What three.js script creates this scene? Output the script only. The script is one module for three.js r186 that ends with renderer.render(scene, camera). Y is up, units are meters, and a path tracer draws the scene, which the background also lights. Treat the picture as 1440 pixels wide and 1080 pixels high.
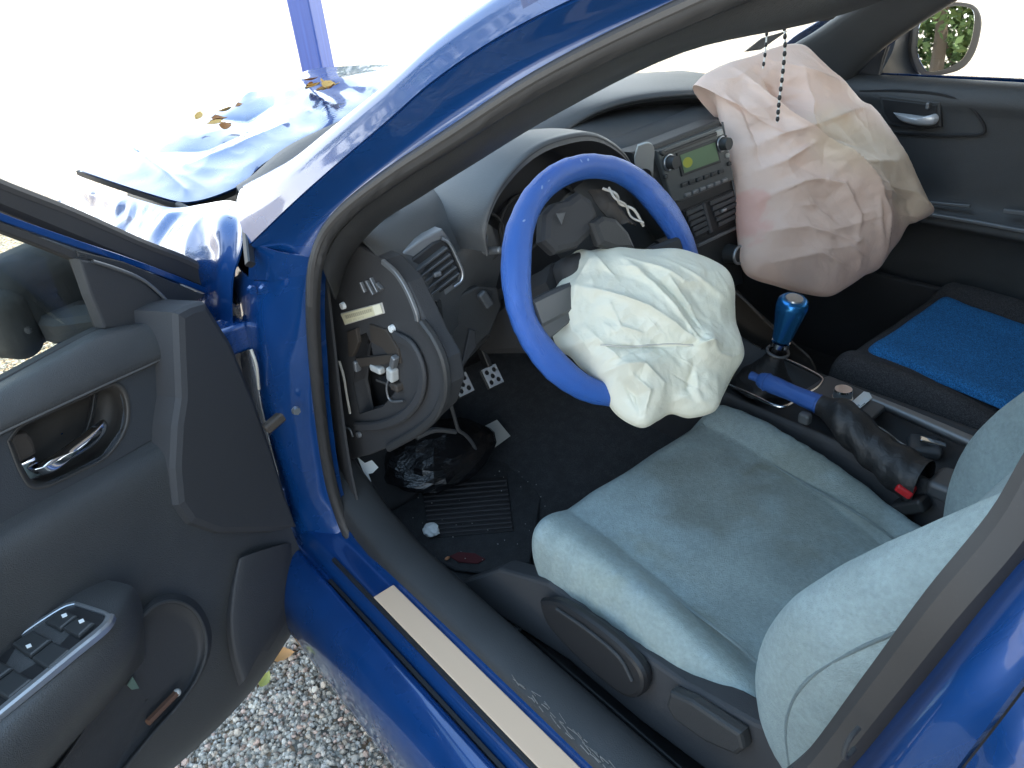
import * as THREE from 'three';
import { RoundedBoxGeometry } from 'three/addons/geometries/RoundedBoxGeometry.js';
import { mergeGeometries, mergeVertices, toCreasedNormals } from 'three/addons/utils/BufferGeometryUtils.js';
import { ImprovedNoise } from 'three/addons/math/ImprovedNoise.js';

// ---------------------------------------------------------------- camera, sky, sun, exposure
// world: x = car's right, y = up, z = towards the car's rear; steering wheel hub at z = 0
const scene = new THREE.Scene();
const V = (x, y, z) => new THREE.Vector3(x, y, z);
const EYE = V(-1.12245, 1.32238, 0.76065), FOCAL = 1083.93;
const RX = V(0.76682, -0.09615, 0.63462), DN = V(-0.38509, -0.85992, 0.33503), FW = V(0.5135, -0.50129, -0.69643);
const camera = new THREE.PerspectiveCamera(2 * Math.atan(540 / FOCAL) * 180 / Math.PI, 4 / 3, 0.03, 400);
camera.matrixAutoUpdate = true;
camera.position.copy(EYE);
camera.quaternion.setFromRotationMatrix(new THREE.Matrix4().makeBasis(RX, DN.clone().negate(), FW.clone().negate()));
scene.add(camera);

const renderer = new THREE.WebGLRenderer();
renderer.toneMapping = THREE.LinearToneMapping;
renderer.toneMappingExposure = 4.3;
renderer.shadowMap.enabled = true;

const SUN = V(0.75, 1.0, -0.15).normalize();
{ // clear summer sky, hazy towards the horizon
  const w = 256, h = 128, data = new Float32Array(w * h * 4);
  for (let j = 0; j < h; j++) for (let i = 0; i < w; i++) {
    const el = ((j + 0.5) / h - 0.5) * Math.PI, az = ((i + 0.5) / w - 0.5) * 2 * Math.PI;
    const up = Math.max(0, Math.sin(el)), t = Math.pow(1 - up, 3.6);
    const d = V(Math.cos(el) * Math.cos(az), Math.sin(el), Math.cos(el) * Math.sin(az));
    const glow = Math.pow(Math.max(0, d.dot(SUN)), 6) * 0.25;
    const k = (j * w + i) * 4;
    data[k] = 0.27 + 1.2 * t + glow; data[k + 1] = 0.43 + 1.04 * t + glow; data[k + 2] = 0.64 + 0.74 * t + glow * 0.9; data[k + 3] = 1;
  }
  const sky = new THREE.DataTexture(data, w, h, THREE.RGBAFormat, THREE.FloatType);
  sky.mapping = THREE.EquirectangularReflectionMapping; sky.magFilter = THREE.LinearFilter; sky.needsUpdate = true;
  scene.background = sky; scene.environment = sky;
}
const sun = new THREE.DirectionalLight(new THREE.Color(1, 0.95, 0.82), 3.2);
sun.position.copy(SUN).multiplyScalar(30); sun.castShadow = true; sun.shadow.radius = 1;
Object.assign(sun.shadow.camera, { left: -20, right: 20, top: 20, bottom: -20, near: 1, far: 80 });
sun.shadow.mapSize.set(2048, 2048);
scene.add(sun, sun.target);

// ---------------------------------------------------------------- helpers
let seed = 20240;
const rnd = () => { seed = (seed * 1664525 + 1013904223) >>> 0; return seed / 4294967296; };
const rr = (a, b) => a + (b - a) * rnd();
const inoise = new ImprovedNoise();
const noise = (x, y, z = 0) => inoise.noise(x, y, z);
const fbm = (x, y, z = 0, o = 4) => { let s = 0, a = 0.5; for (let i = 0; i < o; i++) { s += a * noise(x, y, z + i * 7.3); x *= 2.03; y *= 2.03; z *= 2.03; a *= 0.5; } return s; };
const ridged = (x, y, z = 0, o = 3) => { let s = 0, a = 0.5; for (let i = 0; i < o; i++) { s += a * (1 - 2 * Math.abs(noise(x, y, z + i * 9.1))); x *= 2.1; y *= 2.1; a *= 0.5; } return s; };
const clamp = (v, a = 0, b = 1) => Math.min(b, Math.max(a, v));
const smooth = (a, b, v) => { const t = clamp((v - a) / (b - a)); return t * t * (3 - 2 * t); };
const AX = { x: 0, y: 1, z: 2 };
const rayOf = (px, py) => FW.clone().multiplyScalar(FOCAL).addScaledVector(RX, px - 720).addScaledVector(DN, py - 540);
// the point of a sight line that lies on the plane axis = value
function U(px, py, axis, val) { const r = rayOf(px, py), a = AX[axis]; return EYE.clone().addScaledVector(r, (val - EYE.getComponent(a)) / r.getComponent(a)); }
// ... on the plane through p0 with normal n
function UP(px, py, p0, n) { const r = rayOf(px, py); return EYE.clone().addScaledVector(r, p0.clone().sub(EYE).dot(n) / r.dot(n)); }
// ... on the leaning side plane x = x0 + s (y - 0.95)
const UT = (px, py, x0, s = 0.38) => UP(px, py, V(x0, 0.95, 0), V(1, -s, 0));
const A3 = (list) => list.map((p) => p.isVector3 ? p : V(...p));

function numbered(name) { let n = name, k = 0; while (scene.children.some((o) => o.name === n)) n = name + '_' + String(++k).padStart(3, '0'); return n; }
function mesh(name, geo, mat, parent, label) {
  const m = new THREE.Mesh(Array.isArray(geo) ? merge(geo) : geo, mat);
  m.name = name; m.castShadow = m.receiveShadow = true;
  if (label) m.userData.label = label;
  if (parent) parent.add(m); else { m.name = numbered(name); scene.add(m); }
  return m;
}
function tag(o, label, category, group, kind) { if (label) o.userData.label = label; if (category) o.userData.category = category; if (group) o.userData.group = group; if (kind) o.userData.kind = kind; return o; }
function group(name, pos) { const g = new THREE.Group(); g.name = numbered(name); if (pos) g.position.copy(pos); scene.add(g); return g; }
function merge(list) {
  const out = list.map((g) => { let q = g.index ? g.toNonIndexed() : g.clone(); for (const k of Object.keys(q.attributes)) if (!['position', 'normal', 'uv'].includes(k)) q.deleteAttribute(k); if (!q.attributes.uv) q.setAttribute('uv', new THREE.BufferAttribute(new Float32Array(q.attributes.position.count * 2), 2)); q.morphAttributes = {}; return q; });
  return mergeGeometries(out);
}
const spline = (pts, n, tension) => { const c = new THREE.CatmullRomCurve3(A3(pts), false, 'centripetal'); return c.getPoints(n); };
// geometry from a grid of points g[j][i]; uv in metres
function gridGeo(g, flip = false, closeU = false) {
  const J = g.length, I = g[0].length, pos = [], uv = [], idx = [];
  let vv = 0;
  for (let j = 0; j < J; j++) {
    if (j) vv += g[j][I >> 1].distanceTo(g[j - 1][I >> 1]);
    let uu = 0;
    for (let i = 0; i < I; i++) { if (i) uu += g[j][i].distanceTo(g[j][i - 1]); pos.push(g[j][i].x, g[j][i].y, g[j][i].z); uv.push(uu, vv); }
  }
  for (let j = 0; j < J - 1; j++) for (let i = 0; i < I - 1; i++) {
    const a = j * I + i, b = a + 1, c = a + I, d = c + 1;
    if (flip) idx.push(a, b, c, b, d, c); else idx.push(a, c, b, b, c, d);
  }
  const geo = new THREE.BufferGeometry();
  geo.setAttribute('position', new THREE.Float32BufferAttribute(pos, 3)); geo.setAttribute('uv', new THREE.Float32BufferAttribute(uv, 2)); geo.setIndex(idx);
  geo.computeVertexNormals();
  return geo;
}
// smooth grid through control rows
function smoothGrid(rows, nu, nv) {
  const a = rows.map((r) => spline(r, nu));
  const out = Array.from({ length: nv + 1 }, () => []);
  for (let i = 0; i <= nu; i++) { const c = spline(a.map((r) => r[i]), nv); for (let j = 0; j <= nv; j++) out[j].push(c[j]); }
  return out;
}
function gridNormals(g) {
  const J = g.length, I = g[0].length;
  return g.map((row, j) => row.map((p, i) => {
    const du = g[j][Math.min(I - 1, i + 1)].clone().sub(g[j][Math.max(0, i - 1)]), dv = g[Math.min(J - 1, j + 1)][i].clone().sub(g[Math.max(0, j - 1)][i]);
    return du.cross(dv).normalize();
  }));
}
// a sheet with real thickness: the grid, its back and its rim; disp(u, v, p) moves points along the normal
function shell(g, thick, disp) {
  let n = gridNormals(g);
  const J = g.length, I = g[0].length;
  if (disp) { g = g.map((r, j) => r.map((p, i) => p.clone().addScaledVector(n[j][i], disp(i / (I - 1), j / (J - 1), p)))); n = gridNormals(g); }
  const b = g.map((r, j) => r.map((p, i) => p.clone().addScaledVector(n[j][i], -thick)));
  const parts = [gridGeo(g, true), gridGeo(b, false)];
  const strip = (p, q) => parts.push(gridGeo([p, q], true));
  strip(b[0], g[0]); strip(g[J - 1], b[J - 1]);
  strip(g.map((r) => r[0]), b.map((r) => r[0])); strip(b.map((r) => r[I - 1]), g.map((r) => r[I - 1]));
  return merge(parts);
}
const sheet = (rows, nu, nv, thick, disp) => shell(smoothGrid(rows, nu, nv), thick, disp);
// sweep a closed 2-D profile along a path; ref fixes the profile's first axis
function sweep(path, profile, ref = V(0, 1, 0), n = 24, taper) {
  const pts = n ? spline(path, n) : A3(path), rings = [];
  for (let i = 0; i < pts.length; i++) {
    const t = pts[Math.min(pts.length - 1, i + 1)].clone().sub(pts[Math.max(0, i - 1)]).normalize();
    const r = typeof ref === 'function' ? ref(i / (pts.length - 1)) : ref;
    const a = r.clone().addScaledVector(t, -r.dot(t)).normalize(), b = t.clone().cross(a);
    const k = taper ? taper(i / (pts.length - 1)) : 1;
    rings.push([...profile, profile[0]].map(([u, v]) => pts[i].clone().addScaledVector(a, u * k).addScaledVector(b, v * k)));
  }
  const g = toCreasedNormals(gridGeo(rings), 0.7), caps = [];
  for (const [ring, f] of [[rings[0], false], [rings[rings.length - 1], true]]) {
    const c = ring.reduce((s, p) => s.add(p), V(0, 0, 0)).divideScalar(ring.length), pos = [];
    for (let i = 0; i < ring.length - 1; i++) { const [p, q] = f ? [ring[i + 1], ring[i]] : [ring[i], ring[i + 1]]; pos.push(c.x, c.y, c.z, p.x, p.y, p.z, q.x, q.y, q.z); }
    const cg = new THREE.BufferGeometry(); cg.setAttribute('position', new THREE.Float32BufferAttribute(pos, 3)); cg.computeVertexNormals(); caps.push(cg);
  }
  return merge([g, ...caps]);
}
const circ = (r, n = 10, sx = 1, sy = 1) => Array.from({ length: n }, (_, i) => [Math.cos(i / n * 2 * Math.PI) * r * sx, Math.sin(i / n * 2 * Math.PI) * r * sy]);
const rect = (a, b, c = 0) => c ? [[a, b - c], [a - c, b], [-a + c, b], [-a, b - c], [-a, -b + c], [-a + c, -b], [a - c, -b], [a, -b + c]] : [[a, b], [-a, b], [-a, -b], [a, -b]];
const tube = (pts, r, n = 24, k = 8) => new THREE.TubeGeometry(new THREE.CatmullRomCurve3(A3(pts), false, 'centripetal'), n, r, k, false);
function capTube(pts, r, n = 24, k = 8) { const p = A3(pts); return merge([tube(p, r, n, k), new THREE.SphereGeometry(r, k, 6).translate(p[0].x, p[0].y, p[0].z), new THREE.SphereGeometry(r, k, 6).translate(p.at(-1).x, p.at(-1).y, p.at(-1).z)]); }
// local frame on a plane: o origin, n outward normal, up hint
function frame(o, n, up = V(0, 1, 0)) { const z = n.clone().normalize(); if (Math.abs(z.dot(up)) > 0.99) up = V(0, 0, -1); const x = up.clone().cross(z).normalize(), y = z.clone().cross(x); return new THREE.Matrix4().makeBasis(x, y, z).setPosition(o); }
// a plate with real thickness whose outline is given by points of the plane (world points); grows from -depth to 0 along n, plus lift
function plate(points, o, n, depth, { bevel = 0.0015, lift = 0, holes = [], round = false, up } = {}) {
  const m = frame(o, n, up), inv = m.clone().invert(), loc = (p) => { const q = p.clone().applyMatrix4(inv); return new THREE.Vector2(q.x, q.y); };
  const mk = (pts, cl) => { let a = pts.map(loc); if (round) a = new THREE.SplineCurve([...a, a[0]]).getPoints(a.length * 6).slice(0, -1); return new cl(a); };
  const s = mk(points, THREE.Shape); for (const h of holes) s.holes.push(mk(h, THREE.Path));
  const bt = Math.min(bevel, depth * 0.45);
  const g = new THREE.ExtrudeGeometry(s, { depth: Math.max(1e-4, depth - 2 * bt), bevelEnabled: bt > 0, bevelThickness: bt, bevelSize: bt, bevelOffset: -bt, bevelSegments: 2, curveSegments: 4 });
  g.translate(0, 0, -depth + bt + lift); g.applyMatrix4(m);
  return g;
}
const onP = (list, p0, n) => list.map(([x, y]) => UP(x, y, p0, n));
const platePx = (list, p0, n, depth, opt = {}) => plate(onP(list, p0, n), p0, n, depth, { ...opt, holes: (opt.holes ?? []).map((h) => onP(h, p0, n)) });
function orient(geo, o, n, up) { return geo.applyMatrix4(frame(o, n, up)); }
const rbox = (w, h, d, r = 0.004, s = 3) => new RoundedBoxGeometry(w, h, d, s, Math.min(r, w / 2.01, h / 2.01, d / 2.01));
// distance from a point to a polyline
function dline(x, y, pl) { let best = 1e9, bt = 0; for (let i = 0; i < pl.length - 1; i++) { const [ax, ay] = pl[i], [bx, by] = pl[i + 1], dx = bx - ax, dy = by - ay, t = clamp(((x - ax) * dx + (y - ay) * dy) / (dx * dx + dy * dy)); const d = Math.hypot(x - ax - t * dx, y - ay - t * dy); if (d < best) { best = d; bt = (i + t) / (pl.length - 1); } } return [best, bt]; }
// folded cloth: flat facets meeting in sharp ridges
const folds = (list) => (x, y) => { let s = 0; for (const [w, a, ...pl] of list) { const [d, t] = dline(x, y, pl); s += a * (0.62 * Math.max(0, 1 - d / (w * 5)) + 0.38 * Math.exp(-d / (w * 0.55))) * (0.35 + 0.65 * Math.sin(Math.PI * clamp(t, 0.06, 0.94))); } return s; };
// short random wrinkles inside a pixel box
function wrinkles(n, x0, y0, x1, y1, len, amp, dir) { return Array.from({ length: n }, () => { const x = rr(x0, x1), y = rr(y0, y1), a = dir + rr(-0.9, 0.9), l = len * rr(0.4, 1), b = rr(-0.5, 0.5); return [rr(1.6, 3.2), amp * rr(0.4, 1) * (rnd() > 0.3 ? 1 : -1), [x - Math.cos(a) * l / 2, y - Math.sin(a) * l / 2], [x, y + b * 6], [x + Math.cos(a + b) * l / 2, y + Math.sin(a + b) * l / 2]]; }); }
const creases = (list) => (x, y) => { let s = 0; for (const [w, a, ...pl] of list) { const [d, t] = dline(x, y, pl); s += a * Math.exp(-d / w) * (0.35 + 0.65 * Math.sin(Math.PI * clamp(t, 0.06, 0.94))); } return s; };
// a closed, stuffed-cloth form: star-shaped outline on a plane, front and back relief along the plane's normal
function pillow(outline, p0, n, front, back, { na = 150, nr = 40, centre } = {}) {
  const nn = n.clone().normalize(), m = frame(p0, nn), inv = m.clone().invert();
  const c2 = centre ?? outline.reduce((s, p) => [s[0] + p[0] / outline.length, s[1] + p[1] / outline.length], [0, 0]);
  const loop = new THREE.SplineCurve([...outline, outline[0]].map((p) => new THREE.Vector2(...p))).getPoints(na).slice(0, -1);
  const pos = [], uv = [], px = [], idx = [], N = loop.length;
  const put = (x, y, h) => { const p = UP(x, y, p0, nn), q = p.clone().applyMatrix4(inv); p.addScaledVector(nn, h); pos.push(p.x, p.y, p.z); uv.push(q.x, q.y); px.push([x, y]); };
  for (const side of [1, -1]) {
    const base = pos.length / 3;
    for (let j = 0; j <= nr; j++) { const s = j / nr; for (let i = 0; i < N; i++) { const x = c2[0] + (loop[i].x - c2[0]) * s, y = c2[1] + (loop[i].y - c2[1]) * s; put(x, y, side > 0 ? front(x, y, s) : -back(x, y, s)); } }
    for (let j = 0; j < nr; j++) for (let i = 0; i < N; i++) { const a = base + j * N + i, b = base + j * N + (i + 1) % N, c = a + N, d = b + N; if (side > 0) idx.push(a, c, b, b, c, d); else idx.push(a, b, c, b, d, c); }
  }
  let g = new THREE.BufferGeometry(); g.setAttribute('position', new THREE.Float32BufferAttribute(pos, 3)); g.setAttribute('uv', new THREE.Float32BufferAttribute(uv, 2)); g.setIndex(idx);
  g.computeVertexNormals(); g.userData.px = px;
  return g;
}
// ---------------------------------------------------------------- procedural textures and materials
function tex(size, fn, { srgb = false, repeat = 1 } = {}) {
  const d = new Uint8Array(size * size * 4);
  for (let j = 0; j < size; j++) for (let i = 0; i < size; i++) { const c = fn(i / size, j / size, i, j), k = (j * size + i) * 4; d[k] = clamp(c[0]) * 255; d[k + 1] = clamp(c[1] ?? c[0]) * 255; d[k + 2] = clamp(c[2] ?? c[0]) * 255; d[k + 3] = 255; }
  const t = new THREE.DataTexture(d, size, size); t.wrapS = t.wrapT = THREE.RepeatWrapping; t.magFilter = THREE.LinearFilter; t.minFilter = THREE.LinearMipmapLinearFilter; t.generateMipmaps = true;
  if (srgb) t.colorSpace = THREE.SRGBColorSpace; t.repeat.set(repeat, repeat); t.needsUpdate = true; return t;
}
// periodic value noise so that tiles join
function periodic(cells, s0) { let s = s0; const r = () => { s = (s * 1664525 + 1013904223) >>> 0; return s / 4294967296; }; const a = Array.from({ length: cells * cells }, r);
  return (u, v) => { u = ((u % 1) + 1) % 1 * cells; v = ((v % 1) + 1) % 1 * cells; const i = Math.floor(u), j = Math.floor(v), f = u - i, g = v - j, q = (x, y) => a[(y % cells) * cells + (x % cells)], e = (t) => t * t * (3 - 2 * t); const x = e(f), y = e(g); return (q(i, j) * (1 - x) + q(i + 1, j) * x) * (1 - y) + (q(i, j + 1) * (1 - x) + q(i + 1, j + 1) * x) * y; }; }
const pn = [4, 9, 19, 41, 83, 160].map((c, i) => periodic(c, 77 + i * 131));
const pf = (u, v, a = 0, b = 5) => { let s = 0, w = 0.5, t = 0; for (let i = a; i <= b; i++) { s += w * pn[i](u, v); t += w; w *= 0.55; } return s / t; };

const bumpGrain = tex(256, (u, v) => [0.5 * pn[5](u, v) + 0.5 * pn[4](u, v)], { repeat: 14 });          // leather-like plastic grain
const bumpVelour = tex(256, (u, v) => [0.6 * pn[5](u, v) + 0.4 * rnd()], { repeat: 9 });
const bumpCrinkle = tex(512, (u, v) => { let s = 0, w = 0.5; for (let i = 1; i < 5; i++) { const wx = u + 0.05 * pn[0](v, u), wy = v + 0.05 * pn[1](u, v); s += w * (1 - Math.abs(2 * pn[i](wx, wy) - 1)); w *= 0.6; } return [s * 0.85]; }, { repeat: 5 });
const roughSmudge = tex(256, (u, v) => { const s = pf(u, v, 0, 4); return [0, 0.25 + 0.75 * s, 0]; }, { repeat: 2.5 });
const mapDust = tex(512, (u, v) => { const s = pf(u, v, 0, 5), k = 0.80 + 0.2 * s + (rnd() > 0.9965 ? 0.35 : 0); return [k, k, k * 0.99]; }, { srgb: true, repeat: 2 });
const mapCarpet = tex(256, (u, v) => { const k = 0.72 + 0.28 * rnd() * pf(u, v, 2, 5) * 1.6 + (rnd() > 0.997 ? 0.5 : 0); return [k, k, k]; }, { srgb: true, repeat: 4 });
const mapVelour = tex(512, (u, v) => { const s = pf(u, v, 0, 3), f = pf(u, v, 4, 5); const k = 0.8 + 0.14 * s + 0.1 * (f - 0.5); return [k, k + 0.004, k + 0.006]; }, { srgb: true, repeat: 3 });
const mapTweed = tex(256, (u, v) => { const k = 0.72 + 0.5 * (pn[5](u, v) - 0.5) + 0.3 * (rnd() - 0.5); return [k, k, k]; }, { srgb: true, repeat: 7 });

const M = {};
const std = (name, o) => { const m = new THREE.MeshStandardMaterial(o); m.name = name; M[name] = m; return m; };
const phy = (name, o) => { const m = new THREE.MeshPhysicalMaterial(o); m.name = name; M[name] = m; return m; };
const rgb = (r, g, b) => new THREE.Color().setRGB(r, g, b);
phy('paint', { color: rgb(0.005, 0.058, 0.23), metalness: 0.3, roughness: 0.5, roughnessMap: roughSmudge, clearcoat: 1, clearcoatRoughness: 0.035, map: mapDust });
std('dash', { color: rgb(0.095, 0.098, 0.102), roughness: 0.42, bumpMap: bumpGrain, bumpScale: 0.0003, map: mapDust });
std('trim', { color: rgb(0.042, 0.042, 0.043), roughness: 0.55, bumpMap: bumpGrain, bumpScale: 0.0003, map: mapDust });
std('doorTrim', { color: rgb(0.066, 0.067, 0.069), roughness: 0.5, bumpMap: bumpGrain, bumpScale: 0.0006, map: mapDust });
std('doorFabric', { color: rgb(0.036, 0.040, 0.046), roughness: 0.8, bumpMap: bumpVelour, bumpScale: 0.0004 });
std('softBlack', { color: rgb(0.036, 0.036, 0.038), roughness: 0.7, bumpMap: bumpGrain, bumpScale: 0.0003 });
std('matte', { color: rgb(0.012, 0.012, 0.013), roughness: 0.95 });
std('handleSilver', { color: rgb(0.55, 0.56, 0.57), metalness: 0.35, roughness: 0.28 });
std('black', { color: rgb(0.016, 0.016, 0.017), roughness: 0.45 });
std('gloss', { color: rgb(0.008, 0.008, 0.009), roughness: 0.16, bumpMap: bumpCrinkle, bumpScale: 0.001 });
std('rubber', { color: rgb(0.038, 0.036, 0.036), roughness: 0.6, map: mapDust });
std('rubberLip', { color: rgb(0.075, 0.07, 0.068), roughness: 0.55, map: mapDust });
std('carpet', { color: rgb(0.050, 0.051, 0.054), roughness: 1, map: mapCarpet, bumpMap: bumpVelour, bumpScale: 0.0015 });
std('matRubber', { color: rgb(0.032, 0.030, 0.031), roughness: 0.7, map: mapCarpet });
std('silver', { color: rgb(0.42, 0.44, 0.46), metalness: 0.85, roughness: 0.3 });
std('satin', { color: rgb(0.20, 0.205, 0.21), metalness: 0.5, roughness: 0.42 });
std('chrome', { color: rgb(0.75, 0.77, 0.79), metalness: 1, roughness: 0.09 });
std('panelGrey', { color: rgb(0.085, 0.088, 0.092), metalness: 0.2, roughness: 0.42 });
std('radioFace', { color: rgb(0.10, 0.108, 0.108), metalness: 0.3, roughness: 0.38 });
std('button', { color: rgb(0.028, 0.03, 0.031), roughness: 0.4 });
std('lightPlastic', { color: rgb(0.42, 0.42, 0.40), roughness: 0.45 });
std('white', { color: rgb(0.72, 0.73, 0.71), roughness: 0.55 });
std('paper', { color: rgb(0.50, 0.47, 0.42), roughness: 0.85 });
std('brown', { color: rgb(0.055, 0.044, 0.036), roughness: 0.7, map: mapDust });
std('redPlastic', { color: rgb(0.5, 0.015, 0.02), roughness: 0.35 });
std('scuff', { color: rgb(0.74, 0.50, 0.33), roughness: 0.4 });
std('cable', { color: rgb(0.45, 0.42, 0.36), roughness: 0.5 });
phy('velour', { color: rgb(0.36, 0.44, 0.435), roughness: 0.9, sheen: 0.6, sheenColor: rgb(0.5, 0.6, 0.62), sheenRoughness: 0.5, map: mapVelour, bumpMap: bumpVelour, bumpScale: 0.0010, vertexColors: true });
phy('greyCloth', { color: rgb(0.085, 0.082, 0.086), roughness: 0.95, map: mapTweed, bumpMap: bumpVelour, bumpScale: 0.0008 });
phy('blueCloth', { color: rgb(0.035, 0.30, 0.74), roughness: 0.95, map: mapTweed, bumpMap: bumpVelour, bumpScale: 0.0010 });
phy('wheelCover', { color: rgb(0.026, 0.115, 0.44), roughness: 0.55, roughnessMap: roughSmudge, clearcoat: 0.2, clearcoatRoughness: 0.35, bumpMap: bumpGrain, bumpScale: 0.0006 });
phy('gripBlue', { color: rgb(0.03, 0.10, 0.34), roughness: 0.45, bumpMap: bumpGrain, bumpScale: 0.0003 });
phy('knobBlue', { color: rgb(0.03, 0.19, 0.46), metalness: 0.75, roughness: 0.26 });
phy('bagCream', { color: rgb(1, 1, 1), roughness: 0.6, sheen: 0.2, sheenColor: rgb(0.9, 0.9, 0.85), bumpMap: bumpCrinkle, bumpScale: 0.0010, transmission: 0.2, thickness: 0, vertexColors: true });
phy('bagPink', { color: rgb(1, 1, 1), roughness: 0.55, sheen: 0.2, sheenColor: rgb(0.9, 0.85, 0.8), bumpMap: bumpCrinkle, bumpScale: 0.0010, transmission: 0.18, thickness: 0, vertexColors: true });
phy('glass', { color: rgb(0.97, 0.985, 0.975), roughness: 0.0, transmission: 1, thickness: 0, ior: 1.5 });
phy('tint', { color: rgb(0.62, 0.66, 0.62), roughness: 0.0, transmission: 1, thickness: 0, ior: 1.5 });
std('mirror', { color: rgb(0.86, 0.88, 0.88), metalness: 1, roughness: 0.01 });
std('leather', { color: rgb(0.018, 0.018, 0.019), roughness: 0.5, bumpMap: bumpCrinkle, bumpScale: 0.0018 });
std('headliner', { color: rgb(0.33, 0.32, 0.30), roughness: 0.95, bumpMap: bumpVelour, bumpScale: 0.0005 });
std('tyre', { color: rgb(0.018, 0.018, 0.018), roughness: 0.85 });
phy('postPaint', { color: rgb(0.045, 0.11, 0.46), roughness: 0.4, clearcoat: 0.4, clearcoatRoughness: 0.2, map: mapDust });
std('roofSteel', { color: rgb(0.30, 0.31, 0.33), metalness: 0.2, roughness: 0.55 });
for (const m of Object.values(M)) m.side = THREE.DoubleSide;

// ---------------------------------------------------------------- ground, carport, trees
const mapGravel = tex(1024, (() => { // small stones: nearest random centre in a jittered periodic grid
  const n = 70; let s = 99; const r = () => { s = (s * 1664525 + 1013904223) >>> 0; return s / 4294967296; };
  const c = Array.from({ length: n * n }, () => [r(), r(), r(), r()]);
  return (u, v) => { const x = u * n, y = v * n, i = Math.floor(x), j = Math.floor(y); let b = 9, q = null; for (let dj = -1; dj < 2; dj++) for (let di = -1; di < 2; di++) { const k = c[((j + dj + n) % n) * n + (i + di + n) % n], d = Math.hypot(i + di + k[0] - x, j + dj + k[1] - y) * (0.8 + 0.5 * k[2]); if (d < b) { b = d; q = k; } }
    const k = 0.42 + 0.4 * q[2], w = q[3] > 0.75 ? 0.09 : q[3] > 0.5 ? 0.04 : 0; return [k + w, k, k - w * 0.8 - 0.01]; };
})(), { srgb: true, repeat: 1.4 });
std('gravelGround', { color: rgb(1, 0.93, 0.82), roughness: 0.95, map: mapGravel, bumpMap: mapGravel, bumpScale: 0.006 });
const uvXZ = (g) => { const p = g.attributes.position, u = g.attributes.uv; for (let i = 0; i < p.count; i++) u.setXY(i, p.getX(i), p.getZ(i)); return g; };
{ const g = new THREE.PlaneGeometry(420, 420, 1, 1).rotateX(-Math.PI / 2); uvXZ(g); tag(mesh('gravel_ground', g, M.gravelGround), 'pale gravel yard the wrecked car stands on', 'ground', null, 'structure'); }
{ // loose stones where the yard is seen from near
  const base = new THREE.IcosahedronGeometry(1, 0); const p = base.attributes.position;
  const jit = new Map(); for (let i = 0; i < p.count; i++) { const k = [p.getX(i), p.getY(i), p.getZ(i)].map((v) => v.toFixed(2)).join(); if (!jit.has(k)) jit.set(k, rr(0.72, 1.2)); const s = jit.get(k); p.setXYZ(i, p.getX(i) * s, p.getY(i) * s * 0.72, p.getZ(i) * s); }
  base.computeVertexNormals();
  const N = 70000, im = new THREE.InstancedMesh(base, std('stone', { color: rgb(1, 1, 1), roughness: 0.9 }), N), m = new THREE.Matrix4(), q = new THREE.Quaternion(), e = new THREE.Euler();
  for (let i = 0; i < N; i++) {
    const far = rnd() < 0.35, x = far ? rr(-2.8, -0.6) : rr(-1.75, -0.72), z = far ? rr(-4.2, 1.0) : rr(-1.15, 0.35), s = rr(0.003, 0.007) * (rnd() > 0.93 ? 1.5 : 1);
    q.setFromEuler(e.set(rr(0, 6), rr(0, 6), rr(0, 6))); m.compose(V(x, s * rr(0.1, 0.75) + (rnd() > 0.6 ? 0.004 : 0), z), q, V(s * rr(0.8, 1.3), s, s)); im.setMatrixAt(i, m);
    const t = rnd(), k = rr(0.30, 0.74); im.setColorAt(i, t > 0.86 ? rgb(k * 1.1, k * 0.78, k * 0.62) : t > 0.66 ? rgb(k * 1.04, k * 0.86, k * 0.68) : t > 0.3 ? rgb(k, k * 0.90, k * 0.75) : rgb(k * 0.98, k * 0.90, k * 0.79));
  }
  im.name = 'gravel_stones'; im.castShadow = im.receiveShadow = true; scene.add(im); tag(im, 'loose grey and pinkish gravel stones beside the car sill', 'gravel', null, 'stuff');
}
{ // carport: blue steel posts and a sheet roof over the car
  const t = group('carport'); tag(t, 'carport with blue square steel post standing beyond the crumpled bonnet', 'carport');
  const foot = U(440, 60, 'x', 0.66); const px = foot.x, pz = foot.z;
  const post = (x, z) => { const p = mesh('post', [rbox(0.118, 2.6, 0.118, 0.010).rotateY(0.55).translate(x, 1.3, z)], M.postPaint, t); mesh('base_plate', rbox(0.26, 0.016, 0.26, 0.004).translate(x, 0.012, z), M.postPaint, p); };
  const RX0 = -0.15, RX1 = 4.2, RZ0 = pz - 0.1, RZ1 = pz + 6.6, PX = [px, -1.45, 1.9];
  post(px, pz); post(px, RZ1 - 0.2);
  const beam = (x0, z0, x1, z1) => mesh('beam', rbox(Math.abs(x1 - x0) + 0.1, 0.16, Math.abs(z1 - z0) + 0.1, 0.01).translate((x0 + x1) / 2, 2.68, (z0 + z1) / 2), M.postPaint, t);
  beam(RX0 + 0.1, pz, RX1 - 0.1, pz); beam(RX0 + 0.1, RZ1 - 0.2, RX1 - 0.1, RZ1 - 0.2);
  const prof = []; for (let x = RX0; x < RX1; x += 0.2) prof.push([x, 0], [x + 0.06, 0.03], [x + 0.1, 0.03], [x + 0.16, 0]);
  mesh('roof_sheet', gridGeo([RZ0, RZ1].map((z) => prof.map(([x, y]) => V(x, 2.8 + y, z)))), M.roofSteel, t);
}
std('bark', { color: rgb(0.10, 0.075, 0.055), roughness: 0.95 });
std('leafGreen', { color: rgb(0.075, 0.12, 0.03), roughness: 0.7, side: THREE.DoubleSide });
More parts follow.
